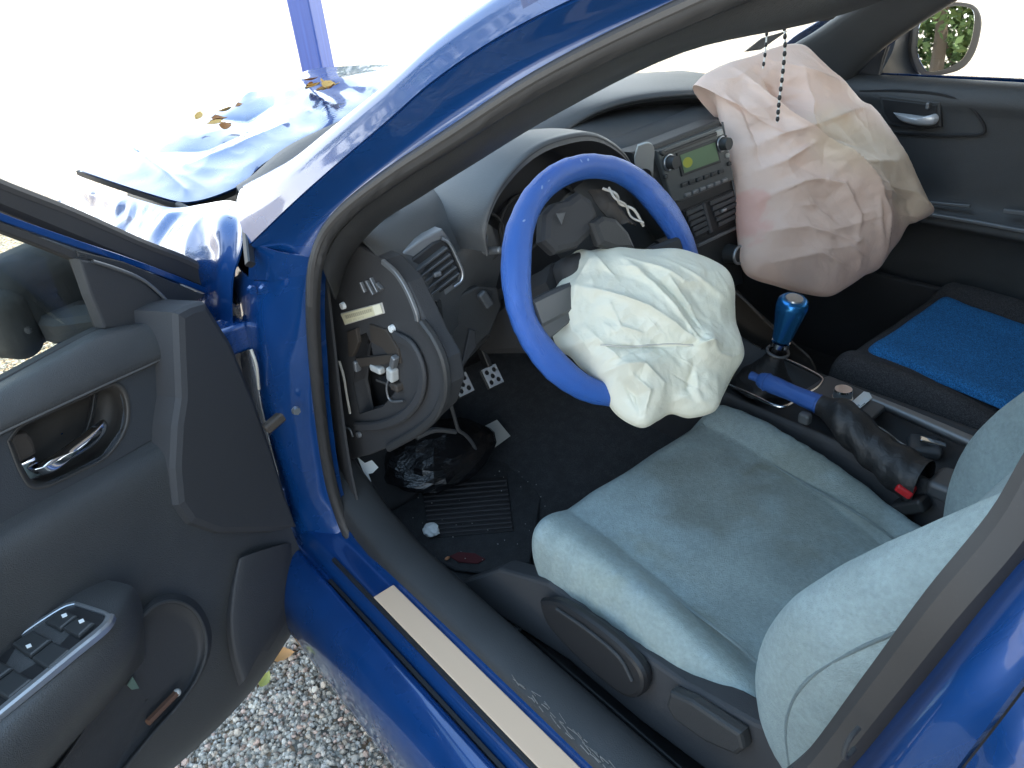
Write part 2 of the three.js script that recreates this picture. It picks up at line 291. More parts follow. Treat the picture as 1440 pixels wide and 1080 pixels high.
function bush(x, z, h, r, label) {
  const t = group('bush', V(x, 0, z)); tag(t, label, 'bush', 'bushes behind the car');
  const st = []; for (let i = 0; i < 7; i++) { const a = i * 0.9; st.push(sweep([[0, -0.05, 0], [Math.cos(a) * r * 0.3, h * 0.4, Math.sin(a) * r * 0.3], [Math.cos(a) * r * 0.6, h * 0.8, Math.sin(a) * r * 0.6]], circ(0.02, 6), V(0, 1, 0.2), 5, (u) => 1 - 0.7 * u)); }
  mesh('stem', st, M.bark, t).userData.kind = 'stuff';
  const pos = []; for (let i = 0; i < 5200; i++) { const a = rr(0, 6.28), y = rnd(), u = Math.sqrt(rnd()) * Math.sqrt(1 - Math.pow(2 * y - 0.9, 2) * 0.75) * (0.8 + 0.35 * noise(Math.cos(a) * 2, y * 3, Math.sin(a) * 2)), p = V(Math.cos(a) * u * r, y * h, Math.sin(a) * u * r), s = rr(0.04, 0.09), e = V(rr(-1, 1), rr(-1, 1), rr(-1, 1)).normalize(), b = V(rr(-1, 1), rr(-1, 1), rr(-1, 1)).cross(e).normalize(); for (const [q, v] of [[-1, 0], [0, -0.5], [1, 0], [-1, 0], [1, 0], [0, 0.5]]) { const w = p.clone().addScaledVector(e, q * s).addScaledVector(b, v * s); pos.push(w.x, w.y, w.z); } }
  const g = new THREE.BufferGeometry(); g.setAttribute('position', new THREE.Float32BufferAttribute(pos, 3)); g.computeVertexNormals(); mesh('foliage', g, M.leafGreen, t);
}
function tree(x, z, h, r, label) {
  const t = group('tree', V(x, 0, z)); tag(t, label, 'tree', 'trees round the yard');
  const tr = [sweep([[0, -0.1, 0], [0.1, h * 0.3, 0.05], [0, h * 0.62, -0.1]], circ(0.03 * h, 9), V(1, 0, 0), 8, (u) => 1 - 0.6 * u)];
  for (let i = 0; i < 6; i++) { const a = i * 1.05; tr.push(sweep([[0, h * (0.34 + 0.04 * i), 0], [Math.cos(a) * r * 0.4, h * (0.5 + 0.04 * i), Math.sin(a) * r * 0.4], [Math.cos(a) * r * 0.75, h * (0.6 + 0.045 * i), Math.sin(a) * r * 0.75]], circ(0.011 * h, 6), V(0, 1, 0.2), 6, (u) => 1 - 0.7 * u)); }
  mesh('trunk', tr, M.bark, t);
  const pos = []; const cl = Array.from({ length: 34 }, () => { const a = rr(0, 6.28), u = Math.sqrt(rnd()), y = rr(0.34, 1); return V(Math.cos(a) * u * r * Math.sin(Math.PI * (0.12 + 0.8 * (1 - y))), h * y * 0.94, Math.sin(a) * u * r * Math.sin(Math.PI * (0.12 + 0.8 * (1 - y)))); });
  for (let i = 0; i < 5200; i++) { const c = cl[Math.floor(rnd() * cl.length)], d = V(rr(-1, 1), rr(-1, 1), rr(-1, 1)).normalize().multiplyScalar(r * 0.34 * Math.cbrt(rnd())), p = c.clone().add(d), s = rr(0.10, 0.22) * h / 9, a = V(rr(-1, 1), rr(-1, 1), rr(-1, 1)).normalize(), b = V(rr(-1, 1), rr(-1, 1), rr(-1, 1)).cross(a).normalize(); for (const [u, v] of [[-1, 0], [0, -0.5], [1, 0], [-1, 0], [1, 0], [0, 0.5]]) { const q = p.clone().addScaledVector(a, u * s).addScaledVector(b, v * s); pos.push(q.x, q.y, q.z); } }
  const g = new THREE.BufferGeometry(); g.setAttribute('position', new THREE.Float32BufferAttribute(pos, 3)); g.computeVertexNormals();
  mesh('crown', g, M.leafGreen, t); return t;
}
// ---------------------------------------------------------------- the car: body
const car = group('car'); tag(car, 'crashed blue hatchback with open driver door and deployed airbags', 'car');
const UB = (px, py, x0) => { const p = U(px, py, 'x', x0); return p.y > 0.95 ? UT(px, py, x0) : p; };
const L1 = [[346, 262], [420, 222], [480, 177], [580, 100], [647, 43], [710, 0], [850, -95], [1050, -190]].map(([x, y]) => UT(x, y, -0.735)).concat([V(-0.588, 1.398, 0.74), V(-0.59, 1.405, 1.0)]);
const L2 = [[352, 345], [420, 280], [480, 227], [547, 170], [613, 113], [713, 47], [860, -25], [1060, -110]].map(([x, y]) => UT(x, y, -0.765)).concat([V(-0.618, 1.372, 0.74), V(-0.62, 1.38, 1.0)]);
const L3 = [[437, 362], [455, 325], [480, 295], [547, 243], [640, 183], [760, 107], [960, 10], [1160, -70]].map(([x, y]) => UT(x, y, -0.728)).concat([V(-0.602, 1.35, 0.74), V(-0.604, 1.357, 1.0)]);
{
  const L0 = L1.map((p) => p.clone().add(V(0.035, -0.012, -0.02)));
  const Lm = L2.map((p, i) => p.clone().lerp(L3[i], 0.5).add(V(0.012, -0.006, 0.0)));
  const Lr = L1.map((p, i) => p.clone().lerp(L2[i], 0.5).add(V(-0.012, 0.012, 0)));
  const a = mesh('a_pillar', [sheet([L0, L1, Lr, L2], 48, 14, 0.003), sheet([L2, Lm, L3], 48, 10, 0.003)], M.paint, car);
  // windscreen edge moulding
  mesh('windscreen_moulding', sweep(L0, rect(0.006, 0.008, 0.002), V(0, 1, 0), 40), M.black, a);
  // seam sealer where fender and pillar meet
  mesh('pillar_gap_seal', sweep([UT(343, 268, -0.742), UT(346, 300, -0.755), UT(349, 345, -0.768), UT(352, 372, -0.775)], rect(0.006, 0.006, 0.002), V(0, 0, 1), 10), M.black, a);
}
// rubber door seal all round the opening
const sealPx = [[1160, -62], [960, 18], [760, 115], [640, 191], [547, 251], [480, 304], [456, 336], [444, 372], [440, 430], [443, 500], [449, 570], [458, 640], [471, 700], [493, 758], [533, 816], [603, 881], [700, 972], [800, 1063], [900, 1150]];
const sealTop = [V(-0.60, 1.345, 0.85), V(-0.60, 1.342, 0.72), ...sealPx.map(([x, y]) => UB(x, y, -0.727))];
{
  const back = [V(-0.742, 0.415, 0.36), V(-0.742, 0.43, 0.44), UB(1085, 1130, -0.742), UB(1155, 1078, -0.742), UB(1260, 950, -0.742), UB(1350, 835, -0.742), UB(1440, 728, -0.742), UB(1560, 560, -0.742), V(-0.605, 1.335, 0.84)];
  const s = mesh('door_seal', sweep(sealTop, circ(0.0115, 10, 1, 0.9), V(0, 0, 1), 120), M.rubber, car, 'black rubber seal running round the driver door opening');
  mesh('seal_lip', sweep(sealTop.slice(1, 11).map((p) => p.clone().add(V(-0.006, 0.006, 0.007))), circ(0.0055, 8), V(0, 0, 1), 60), M.rubberLip, s);
  mesh('seal_lip', sweep(back, rect(0.021, 0.014, 0.007), V(1, 0, 0), 50), M.rubber, s);
}
{ // interior pillar trim between seal and windscreen
  const a = [[452, 372], [470, 335], [500, 300], [560, 256], [640, 205], [760, 128], [960, 33], [1160, -45]].map(([x, y]) => UT(x, y, -0.715)).concat([V(-0.592, 1.34, 0.74)]);
  const b = [[462, 400], [480, 352], [520, 305], [575, 270], [650, 222], [770, 150], [950, 62], [1150, 8]].map(([x, y]) => UT(x, y, -0.69)).concat([V(-0.572, 1.345, 0.74)]);
  const c = [[470, 420], [488, 365], [530, 312], [585, 275], [660, 228], [780, 154], [958, 66], [1190, 10]].map(([x, y]) => UT(x, y, -0.64)).concat([V(-0.545, 1.36, 0.74)]);
  const d = c.map((p) => p.clone().add(V(0.01, 0.015, -0.03)));
  mesh('pillar_trim', sheet([a, b, c, d], 48, 12, 0.003), M.trim, car);
}
{ // hinge pillar, the painted face the door hangs on
  const r1 = [[352, 392], [355, 430], [366, 500], [378, 580], [394, 660], [412, 740], [428, 800], [455, 850]].map(([x, y], i) => U(x, y, 'x', [-0.758, -0.770, -0.785][i] ?? -0.79));
  const r2 = [[433, 385], [431, 435], [436, 510], [442, 580], [452, 650], [466, 715], [492, 780], [535, 828]].map(([x, y], i) => U(x, y, 'x', [-0.724, -0.728, -0.734][i] ?? -0.736));
  const r15 = r1.map((p, i) => p.clone().lerp(r2[i], 0.45).add(V(-0.006, 0, 0.012)));
  const r0 = r1.map((p, i) => p.clone().add(V(0.075, 0, -0.36)));
  const r3 = r2.map((p) => p.clone().add(V(0.03, 0, 0.0)));
  const fill = [L2[0].clone().add(V(0.004, 0.004, -0.006)), L2[0].clone().lerp(L3[0], 0.45), L3[0].clone().add(V(0.004, 0, 0))];
  const h = mesh('hinge_pillar', [sheet([r0, r1, r15, r2, r3], 40, 26, 0.003, (u, v, p) => 0.0015 * noise(p.x * 20, p.y * 14, p.z * 20)), sheet([fill, [r1[0].clone(), r15[0].clone(), r2[0].clone()]], 16, 8, 0.003)], M.paint, car);
  const P = (px, py, x = -0.785) => U(px, py, 'x', x);
  const c0 = P(404, 580, -0.768);
  mesh('door_check_bracket', [rbox(0.05, 0.018, 0.016, 0.005).rotateZ(0.35).translate(c0.x - 0.02, c0.y - 0.005, c0.z), new THREE.CylinderGeometry(0.008, 0.008, 0.03, 14).translate(c0.x + 0.012, c0.y + 0.004, c0.z + 0.004)], M.brown, h);
  const bolt = new THREE.CylinderGeometry(0.0065, 0.0075, 0.007, 6).rotateX(Math.PI / 2);
  for (const [x, y] of [[412, 574], [350, 405], [366, 405]]) { const p = P(x, y, -0.77); mesh('bolt', bolt.clone().translate(p.x, p.y, p.z + 0.012), x > 400 ? M.silver : M.paint, h); }
  mesh('sealant_bead', sweep([[351, 490], [358, 510], [362, 545]].map(([x, y]) => P(x, y, -0.797).add(V(0, 0, 0.006))), circ(0.0024, 6), V(0, 0, 1), 8), M.cable, h);
  for (const [y, z] of [[0.80, -0.44], [0.46, -0.46]]) mesh('door_hinge', rbox(0.06, 0.05, 0.05, 0.008).translate(-0.80, y, z), M.paint, h);
}
{ // sill: one pressed section, running the length of the door opening
  const sec = [[-0.78, 0.10], [-0.862, 0.165], [-0.872, 0.235], [-0.868, 0.30], [-0.845, 0.342], [-0.812, 0.356], [-0.803, 0.353], [-0.799, 0.345], [-0.793, 0.345], [-0.789, 0.360], [-0.781, 0.378], [-0.774, 0.385], [-0.735, 0.388], [-0.725, 0.40], [-0.70, 0.40], [-0.66, 0.36], [-0.65, 0.25]];
  const zs = [-0.62, -0.42, -0.2, 0, 0.2, 0.4, 0.6, 0.75];
  const g = zs.map((z) => spline(sec.map(([x, y]) => V(x, y + (z < -0.35 ? 0.02 * (-0.35 - z) / 0.27 : 0), z)), 64));
  const s = mesh('door_sill', shell(g.map((r) => r).reverse(), 0.004, (u, v, p) => 0.0006 * noise(p.x * 30, p.y * 30, p.z * 8)), M.paint, car);
  mesh('scuff_plate', [rbox(0.040, 0.005, 0.86, 0.002).translate(-0.7555, 0.3905, 0.265)], M.scuff, s, 'beige protective strip along the blue sill');
  const bead = (x, y) => sweep([[x, y, -0.30], [x, y, 0.1], [x, y, 0.7]], rect(0.0035, 0.0035, 0.001), V(0, 1, 0), 4);
  mesh('sill_weatherstrip', bead(-0.796, 0.349), M.black, s); mesh('sill_weatherstrip', bead(-0.779, 0.389), M.black, s);
  // plastic kick trim inside the seal
  const ts = [[-0.732, 0.38], [-0.724, 0.404], [-0.71, 0.412], [-0.672, 0.414], [-0.655, 0.405], [-0.645, 0.375], [-0.635, 0.27]];
  const tz = [[-0.50, 0.10], [-0.40, 0.06], [-0.30, 0.022], [-0.2, 0.004], [0, 0], [0.3, 0], [0.75, 0]];
  mesh('sill_trim', shell(tz.map(([z, dy]) => spline(ts.map(([x, y]) => V(x + dy * 0.12, y + dy, z)), 30)).reverse(), 0.003), M.trim, s);
  // scratched, peeling edge of the trim
  const sc = []; for (let i = 0; i < 60; i++) { const z = rr(0.14, 0.40), l = rr(0.006, 0.02); sc.push(rbox(rr(0.0006, 0.0016), 0.0010, l, 0.0005, 1).rotateY(rr(-0.25, 0.25)).translate(-0.7185 + rr(-0.006, 0.006), 0.4125 + rr(-0.0005, 0.001), z)); }
  mesh('scratches', sc, std('scratch', { color: rgb(0.17, 0.155, 0.14), roughness: 0.8 }), s).userData.kind = 'stuff';
}
{ // B pillar at the rear of the opening
  const q = (list, x) => list.map(([a, b]) => UB(a, b, x));
  const r0 = q([[1080, 1180], [1175, 1085], [1275, 965], [1365, 850], [1450, 745], [1570, 590]], -0.735).concat([V(-0.602, 1.34, 0.85)]);
  const r1 = q([[1110, 1200], [1200, 1092], [1295, 978], [1385, 862], [1470, 760], [1590, 610]], -0.762).concat([V(-0.622, 1.345, 0.865)]);
  const r2 = q([[1180, 1200], [1255, 1105], [1345, 990], [1420, 900], [1500, 800], [1620, 640]], -0.785).concat([V(-0.634, 1.35, 0.885)]);
  const r3 = q([[1275, 1200], [1345, 1090], [1400, 1018], [1455, 945], [1530, 850], [1640, 690]], -0.80).concat([V(-0.645, 1.355, 0.92)]);
  const r4 = r3.map((p) => p.clone().add(V(-0.012, -0.004, 0.012))), r5 = r3.map((p) => p.clone().add(V(-0.02, -0.006, 0.05)));
  const b = mesh('b_pillar', [sheet([r0, r1, r2, r3], 30, 20, 0.003, (u, v) => 0.004 * Math.sin(v * 7) * smooth(0.1, 0.4, v) * smooth(1, 0.7, v)), sheet([r3.map((p) => p.clone().add(V(-0.004, 0, 0.003))), r4, r5], 30, 8, 0.003)], M.paint, car);
  const s = UB(1225, 1052, -0.775);
  mesh('striker', [tube([[0, 0.011, 0], [-0.011, 0.010, 0], [-0.015, 0, 0], [-0.011, -0.010, 0], [0, -0.011, 0]].map(([x, y, z]) => V(s.x + x, s.y + y, s.z - 0.01 + z)), 0.0018, 20, 8)], M.trim, b);
  const bo = UB(1330, 1060, -0.79); mesh('bolt', [new THREE.CylinderGeometry(0.0045, 0.005, 0.006, 6).rotateZ(Math.PI / 2).translate(bo.x - 0.003, bo.y, bo.z - 0.003)], M.silver, b);
  mesh('b_pillar_trim', sheet([[V(-0.70, 0.40, 0.56), V(-0.70, 0.75, 0.64), V(-0.66, 1.05, 0.74), V(-0.58, 1.36, 0.80)], [V(-0.66, 0.40, 0.66), V(-0.66, 0.75, 0.74), V(-0.62, 1.05, 0.82), V(-0.55, 1.36, 0.88)]], 20, 6, 0.004), M.trim, b);
}
{ // roof, headlining and the rear half of the shell (out of frame, closing the cabin)
  const zs = [0.12, 0.5, 1.1, 1.7, 2.1], ys = [1.395, 1.455, 1.47, 1.45, 1.39], xs = [-1, -0.93, -0.6, 0, 0.6, 0.93, 1];
  const row = (i, dy, w) => xs.map((x) => V(x * w, ys[i] + dy - Math.pow(Math.abs(x), 3) * 0.075, zs[i] + (i ? 0 : 0.10 * x * x)));
  const r = mesh('roof', sheet(zs.map((_, i) => row(i, 0, 0.60)), 30, 20, 0.004), M.paint, car);
  mesh('headlining', sheet(zs.map((_, i) => row(i, -0.035, 0.575)), 30, 20, 0.004), M.headliner, r);
  const side = (s) => {
    const q = mesh('rear_quarter', [sheet([[[s * 0.80, 0.24, 0.78], [s * 0.845, 0.5, 0.78], [s * 0.835, 0.75, 0.78], [s * 0.79, 0.95, 0.79]], [[s * 0.80, 0.24, 1.4], [s * 0.855, 0.5, 1.4], [s * 0.845, 0.75, 1.4], [s * 0.79, 0.97, 1.4]], [[s * 0.80, 0.34, 2.3], [s * 0.84, 0.55, 2.3], [s * 0.82, 0.75, 2.3], [s * 0.76, 0.98, 2.25]]], 14, 14, 0.004),
      sheet([[[s * 0.77, 0.97, 1.62], [s * 0.68, 1.2, 1.7], [s * 0.60, 1.385, 1.72]], [[s * 0.77, 0.98, 2.25], [s * 0.68, 1.2, 2.12], [s * 0.59, 1.37, 2.05]]], 12, 8, 0.004),
      sweep([[s * 0.625, 1.275, 0.19], [s * 0.60, 1.34, 0.40], [s * 0.59, 1.388, 0.7], [s * 0.60, 1.40, 1.4], [s * 0.585, 1.36, 2.05]], rect(0.03, 0.025, 0.01), V(0, 1, 0), 20)], M.paint, car);
    return q;
  };
  side(-1); side(1);
  mesh('tailgate', sheet([[[-0.76, 0.35, 2.34], [0, 0.35, 2.42], [0.76, 0.35, 2.34]], [[-0.78, 0.7, 2.36], [0, 0.7, 2.44], [0.78, 0.7, 2.36]], [[-0.75, 0.98, 2.27], [0, 1.0, 2.34], [0.75, 0.98, 2.27]]], 16, 12, 0.004), M.paint, car);
  mesh('rear_seat', [rbox(1.2, 0.6, 0.16, 0.05).rotateX(0.4).translate(0, 0.72, 1.62), rbox(1.2, 0.16, 0.5, 0.05).translate(0, 0.44, 1.28)], M.greyCloth, car);
}
function wheel(x, z) {
  const w = mesh('wheel', new THREE.TorusGeometry(0.235, 0.085, 14, 40).scale(1, 1, 1.1).rotateY(Math.PI / 2).translate(x, 0.318, z), M.tyre, car);
  const s = Math.sign(x), rim = [new THREE.CylinderGeometry(0.19, 0.17, 0.14, 32, 1, true).rotateZ(Math.PI / 2).translate(x, 0.318, z), new THREE.CylinderGeometry(0.05, 0.05, 0.05, 20).rotateZ(Math.PI / 2).translate(x + s * 0.05, 0.318, z)];
  for (let k = 0; k < 5; k++) rim.push(rbox(0.03, 0.17, 0.045, 0.008).translate(0, 0.10, 0).rotateX(k * Math.PI * 0.4).translate(x + s * 0.05, 0.318, z));
  mesh('rim', rim, M.silver, w);
}
for (const x of [-0.74, 0.74]) for (const z of [-0.98, 1.66]) wheel(x, z);
{ // crumpled bonnet
  const out = [[111, 239], [140, 222], [180, 204], [225, 186], [270, 166], [322, 150], [352, 130], [376, 124], [410, 110], [440, 97], [500, 92], [575, 86], [700, 55], [640, 90], [560, 128], [480, 172], [440, 190], [400, 212], [368, 232], [345, 255], [330, 264], [300, 276], [272, 283], [250, 283], [210, 272], [160, 256]];
  const cr = creases([[10, 0.035, [180, 205], [215, 235], [262, 270]], [5, 0.05, [322, 152], [350, 138], [376, 128]], [8, -0.03, [300, 165], [345, 165], [385, 150]], [14, -0.03, [225, 215], [290, 205], [350, 185]], [12, 0.03, [262, 235], [330, 215], [400, 180]], [9, 0.018, [420, 120], [455, 150], [470, 170]], [20, 0.025, [370, 140], [450, 125], [540, 100]]]);
  const f = (x, y, s) => cr(x, y) * 0.6 * (1 - Math.pow(s, 6)) + (1 - Math.pow(s, 6)) * (0.008 * ridged(x / 85, y / 50, 3, 2) + 0.006 * fbm(x / 90, y / 45, 1, 2));
  const g = pillow(out, V(-0.2, 0.935, -1.2), V(-0.10, 1, 0.03), f, (x, y, s) => -f(x, y, s) + 0.004, { na: 260, nr: 60, centre: [345, 195] });
  const h = mesh('bonnet', g, M.paint, car, 'crumpled blue bonnet buckled upward with fallen leaves on it');
  mesh('bonnet_edge', sweep([[111, 240], [160, 257], [210, 273], [250, 285], [272, 285], [300, 278], [330, 266], [345, 257]].map(([x, y]) => UP(x, y + 3, V(-0.2, 0.92, -1.2), V(-0.10, 1, 0.03))), rect(0.007, 0.006, 0.002), V(0, 1, 0), 40), M.brown, h);
}
{ // front wing, folded by the crash
  const top = [[349, 290, 0.965], [318, 282, 0.955], [285, 287, 0.945], [250, 292, 0.94], [200, 282, 0.93], [150, 264, 0.92], [108, 246, 0.905]].map(([x, y, h]) => U(x, y, 'y', h));
  const mid = [[346, 318, -0.735], [318, 312, -0.742], [280, 318, -0.755], [245, 322, -0.768], [195, 312, -0.78], [135, 298, -0.79], [85, 285, -0.80]].map(([x, y, h]) => U(x, y, 'x', h));
  const mid2 = [[336, 360, -0.757], [308, 352, -0.768], [270, 350, -0.782], [230, 345, -0.795], [175, 330, -0.805], [120, 312, -0.815], [60, 296, -0.825]].map(([x, y, h]) => U(x, y, 'x', h));
  const low = [[326, 395, -0.775], [290, 385, -0.79], [250, 375, -0.80], [210, 362, -0.812], [150, 345, -0.825], [95, 328, -0.835], [40, 310, -0.84]].map(([x, y, h]) => U(x, y, 'x', h));
  const bot = low.map((p, i) => V(-0.83, 0.62, p.z - 0.04));
  mesh('front_wing', sheet([top, mid, mid2, low, bot], 110, 60, 0.003, (u, v, p) => { const k = smooth(0, 0.12, v) * smooth(1, 0.8, v) * smooth(0, 0.1, u); return k * (0.013 * ridged(p.z * 6, p.y * 7, p.x * 3, 2) * smooth(0, 0.35, u) + 0.004 * Math.sin(u * 26 + v * 9) * smooth(0.5, 0.1, u) + 0.006 * noise(p.z * 26, p.y * 26) * smooth(0.3, 0.6, u)); }), M.paint, car, 'dented blue front wing folded beside the bonnet');
  // rest of the nose, hidden from here: right wing, engine bay, bumper
  mesh('right_wing', sheet([[[0.74, 0.93, -0.5], [0.76, 0.90, -1.0], [0.72, 0.82, -1.6]], [[0.84, 0.72, -0.5], [0.85, 0.70, -1.0], [0.80, 0.66, -1.6]], [[0.84, 0.60, -0.5], [0.85, 0.63, -1.0], [0.80, 0.45, -1.65]]], 20, 10, 0.004), M.paint, car);
  mesh('inner_wing', rbox(0.012, 0.56, 0.42, 0.004).translate(-0.712, 0.655, -0.62), M.softBlack, car);
  mesh('engine_bay', [rbox(1.3, 0.45, 0.95, 0.05).translate(0, 0.62, -1.12)], M.black, car);
  mesh('right_sill_trim', rbox(0.02, 0.34, 1.5, 0.006).translate(0.628, 0.36, 0.1), M.softBlack, car);
  mesh('right_sill', rbox(0.22, 0.26, 1.5, 0.05).translate(0.755, 0.29, 0.1), M.paint, car);
  mesh('bumper', sheet([[[-0.80, 0.70, -1.45], [-0.5, 0.74, -1.75], [0.1, 0.74, -1.82], [0.7, 0.70, -1.6]], [[-0.82, 0.5, -1.5], [-0.5, 0.5, -1.85], [0.1, 0.5, -1.95], [0.75, 0.5, -1.7]], [[-0.78, 0.28, -1.45], [-0.5, 0.28, -1.78], [0.1, 0.28, -1.85], [0.7, 0.28, -1.6]]], 30, 14, 0.004, (u, v, p) => 0.03 * fbm(p.x * 4, p.y * 4, 2)), M.paint, car);
}
{ // black cowl between bonnet and windscreen, wiper
  const a = [[334, 268, 0.93], [350, 256, 0.935], [400, 214, 0.94], [480, 174, 0.945], [560, 130, 0.945], [700, 60, 0.94]].map(([x, y, h]) => U(x, y, 'y', h));
  const b = [[345, 285, 0.955], [375, 270, 0.955], [430, 232, 0.96], [500, 185, 0.96], [590, 125, 0.96], [720, 60, 0.955]].map(([x, y, h]) => U(x, y, 'y', h));
  const c = b.map((p) => p.clone().add(V(0.02, -0.06, 0.06)));
  const a0 = a.map((p) => p.clone().add(V(0, -0.06, -0.03)));
  mesh('cowl', sheet([a0, a, b, c], 40, 12, 0.003), M.trim, car);
}
{ // windscreen
  const b = [[-0.665, 0.955, -0.42], [-0.4, 0.962, -0.66], [0, 0.966, -0.775], [0.4, 0.962, -0.73], [0.66, 0.955, -0.50]], t = [[-0.52, 1.36, 0.24], [-0.3, 1.375, 0.215], [0, 1.38, 0.20], [0.3, 1.375, 0.20], [0.53, 1.36, 0.20]];
  { const p = [[1049, 72], [1070, 54], [1097, 47], [1084, 57], [1066, 71]].map(([x, y]) => U(x, y, 'z', -0.62)); mesh('wiper_blade', plate(p, p[0], V(-0.3, 0.3, 1).normalize(), 0.012, { bevel: 0.002 }), M.brown, car); }
  mesh('windscreen', gridGeo(smoothGrid([A3(b), A3(b).map((p, i) => p.lerp(V(...t[i]), 0.5).add(V(0, -0.012, 0.015))), A3(t)], 24, 12)), M.glass, car);
}
// ---------------------------------------------------------------- dashboard
function canvasTex(w, h, draw) { const c = document.createElement('canvas'); c.width = w; c.height = h; draw(c.getContext('2d'), w, h); const t = new THREE.CanvasTexture(c); t.colorSpace = THREE.SRGBColorSpace; return t; }
function quad(points) { // four world points, anticlockwise from lower left
  const [a, b, c, d] = points, g = new THREE.BufferGeometry(); g.setAttribute('position', new THREE.Float32BufferAttribute([a, b, c, a, c, d].flatMap((p) => p.toArray()), 3)); g.setAttribute('uv', new THREE.Float32BufferAttribute([0, 0, 1, 0, 1, 1, 0, 0, 1, 1, 0, 1], 2)); g.computeVertexNormals(); return g;
}
const dash = mesh('dashboard', (() => {
  // main body: profile rows from the windscreen over the top and down the face
  const base = [[-0.63, 0.945, -0.42], [-0.5, 0.957, -0.55], [-0.36, 0.965, -0.64], [-0.15, 0.972, -0.71], [0.1, 0.976, -0.75], [0.4, 0.974, -0.71], [0.64, 0.962, -0.50]];
  const top = [[-0.635, 0.962, -0.32], [-0.5, 0.98, -0.36], [-0.36, 0.985, -0.42], [-0.15, 0.99, -0.44], [0.1, 0.99, -0.45], [0.4, 0.985, -0.45], [0.645, 0.972, -0.38]];
  const edge = [[-0.635, 0.958, -0.22], [-0.52, 0.965, -0.235], [-0.36, 0.955, -0.27], [-0.15, 0.95, -0.25], [0.1, 0.955, -0.24], [0.4, 0.95, -0.22], [0.65, 0.955, -0.24]];
  const mid = [[-0.63, 0.915, -0.165], [-0.52, 0.905, -0.19], [-0.36, 0.90, -0.24], [-0.15, 0.90, -0.22], [0.1, 0.90, -0.20], [0.4, 0.90, -0.18], [0.65, 0.90, -0.19]];
  const face = [[-0.625, 0.80, -0.15], [-0.52, 0.79, -0.185], [-0.36, 0.79, -0.25], [-0.15, 0.79, -0.22], [0.1, 0.79, -0.20], [0.4, 0.78, -0.18], [0.65, 0.80, -0.18]];
  const low = [[-0.62, 0.72, -0.19], [-0.52, 0.70, -0.22], [-0.36, 0.70, -0.28], [-0.15, 0.69, -0.25], [0.1, 0.66, -0.23], [0.4, 0.66, -0.24], [0.65, 0.70, -0.22]];
  const und = low.map(([x, y, z]) => [x, y - 0.03, z - 0.12]);
  return sheet([base, top, edge, mid, face, low, und].map(A3), 60, 60, 0.004);
})(), M.dash, car, 'grey dashboard lit blue by the sky through the windscreen');
{ // instrument hood: a deep arch over the cluster
  const rimPx = [[683, 356], [679, 325], [694, 276], [726, 232], [760, 205], [800, 191], [832, 188], [856, 197], [880, 217], [893, 240]];
  const rim = rimPx.map(([x, y]) => U(x, y, 'z', -0.145));
  const c = V(-0.335, 0.9, 0);
  const out = (k, dz, dy) => rim.map((p) => V(c.x + (p.x - c.x) * k, 0.9 + (p.y - 0.9) * (k * 0.96) + dy, p.z + dz));
  mesh('instrument_hood', [sheet([out(0.985, 0.003, -0.003), rim, out(1.035, -0.02, 0.002), out(1.10, -0.10, -0.012), out(1.18, -0.20, -0.045), out(1.25, -0.32, -0.10)], 70, 36, 0.003)], M.dash, dash);
  const inn = (k, z) => rim.map((p) => V(c.x + (p.x - c.x) * k, 0.9 + (p.y - 0.9) * k, z));
  mesh('instrument_surround', sheet([inn(0.984, -0.143), inn(0.86, -0.19), inn(0.78, -0.235)], 60, 10, 0.002), M.softBlack, dash);
  const gz = -0.232, pl = inn(0.80, gz); pl.push(V(-0.23, 0.80, gz), V(-0.44, 0.80, gz));
  const gauge = mesh('instrument_panel', plate(pl, V(-0.335, 0.9, gz), V(0, 0, 1), 0.01, { bevel: 0 }), M.black, dash);
  for (const [x, r] of [[-0.42, 0.042], [-0.335, 0.05], [-0.25, 0.042]]) mesh('gauge_ring', new THREE.TorusGeometry(r, 0.003, 8, 40).translate(x, 0.90, gz + 0.006), M.trim, gauge);
  mesh('trip_stalk', [capTube([V(-0.462, 0.905, -0.165), V(-0.455, 0.91, -0.14)], 0.006, 6), capTube([V(-0.452, 0.925, -0.17), V(-0.461, 0.898, -0.165)], 0.0016, 6)], M.satin, dash);
}
{ // defroster slot in the top
  const p0 = V(-0.56, 0.972, -0.30), n = V(-0.1, 1, 0.12).normalize();
  const q = [[512, 308], [520, 297], [540, 290], [556, 296], [556, 303], [530, 316]];
  mesh('defroster_vent', [platePx([[508, 308], [518, 294], [541, 287], [560, 294], [560, 304], [532, 319]], p0, n, 0.012, { round: true, lift: 0.012 })], M.dash, dash);
  mesh('vent_slot', [platePx(q, p0, n, 0.006, { round: true, lift: 0.0145 })], M.black, dash);
  for (const k of [0.3, 0.62]) mesh('vent_slat', tube([UP(518 + 8 * k, 306 - 12 * k + 4, p0, n), UP(545 + 8 * k, 303 - 10 * k, p0, n)].map((p) => p.addScaledVector(n, 0.0155)), 0.0016, 4, 6), M.trim, dash);
}
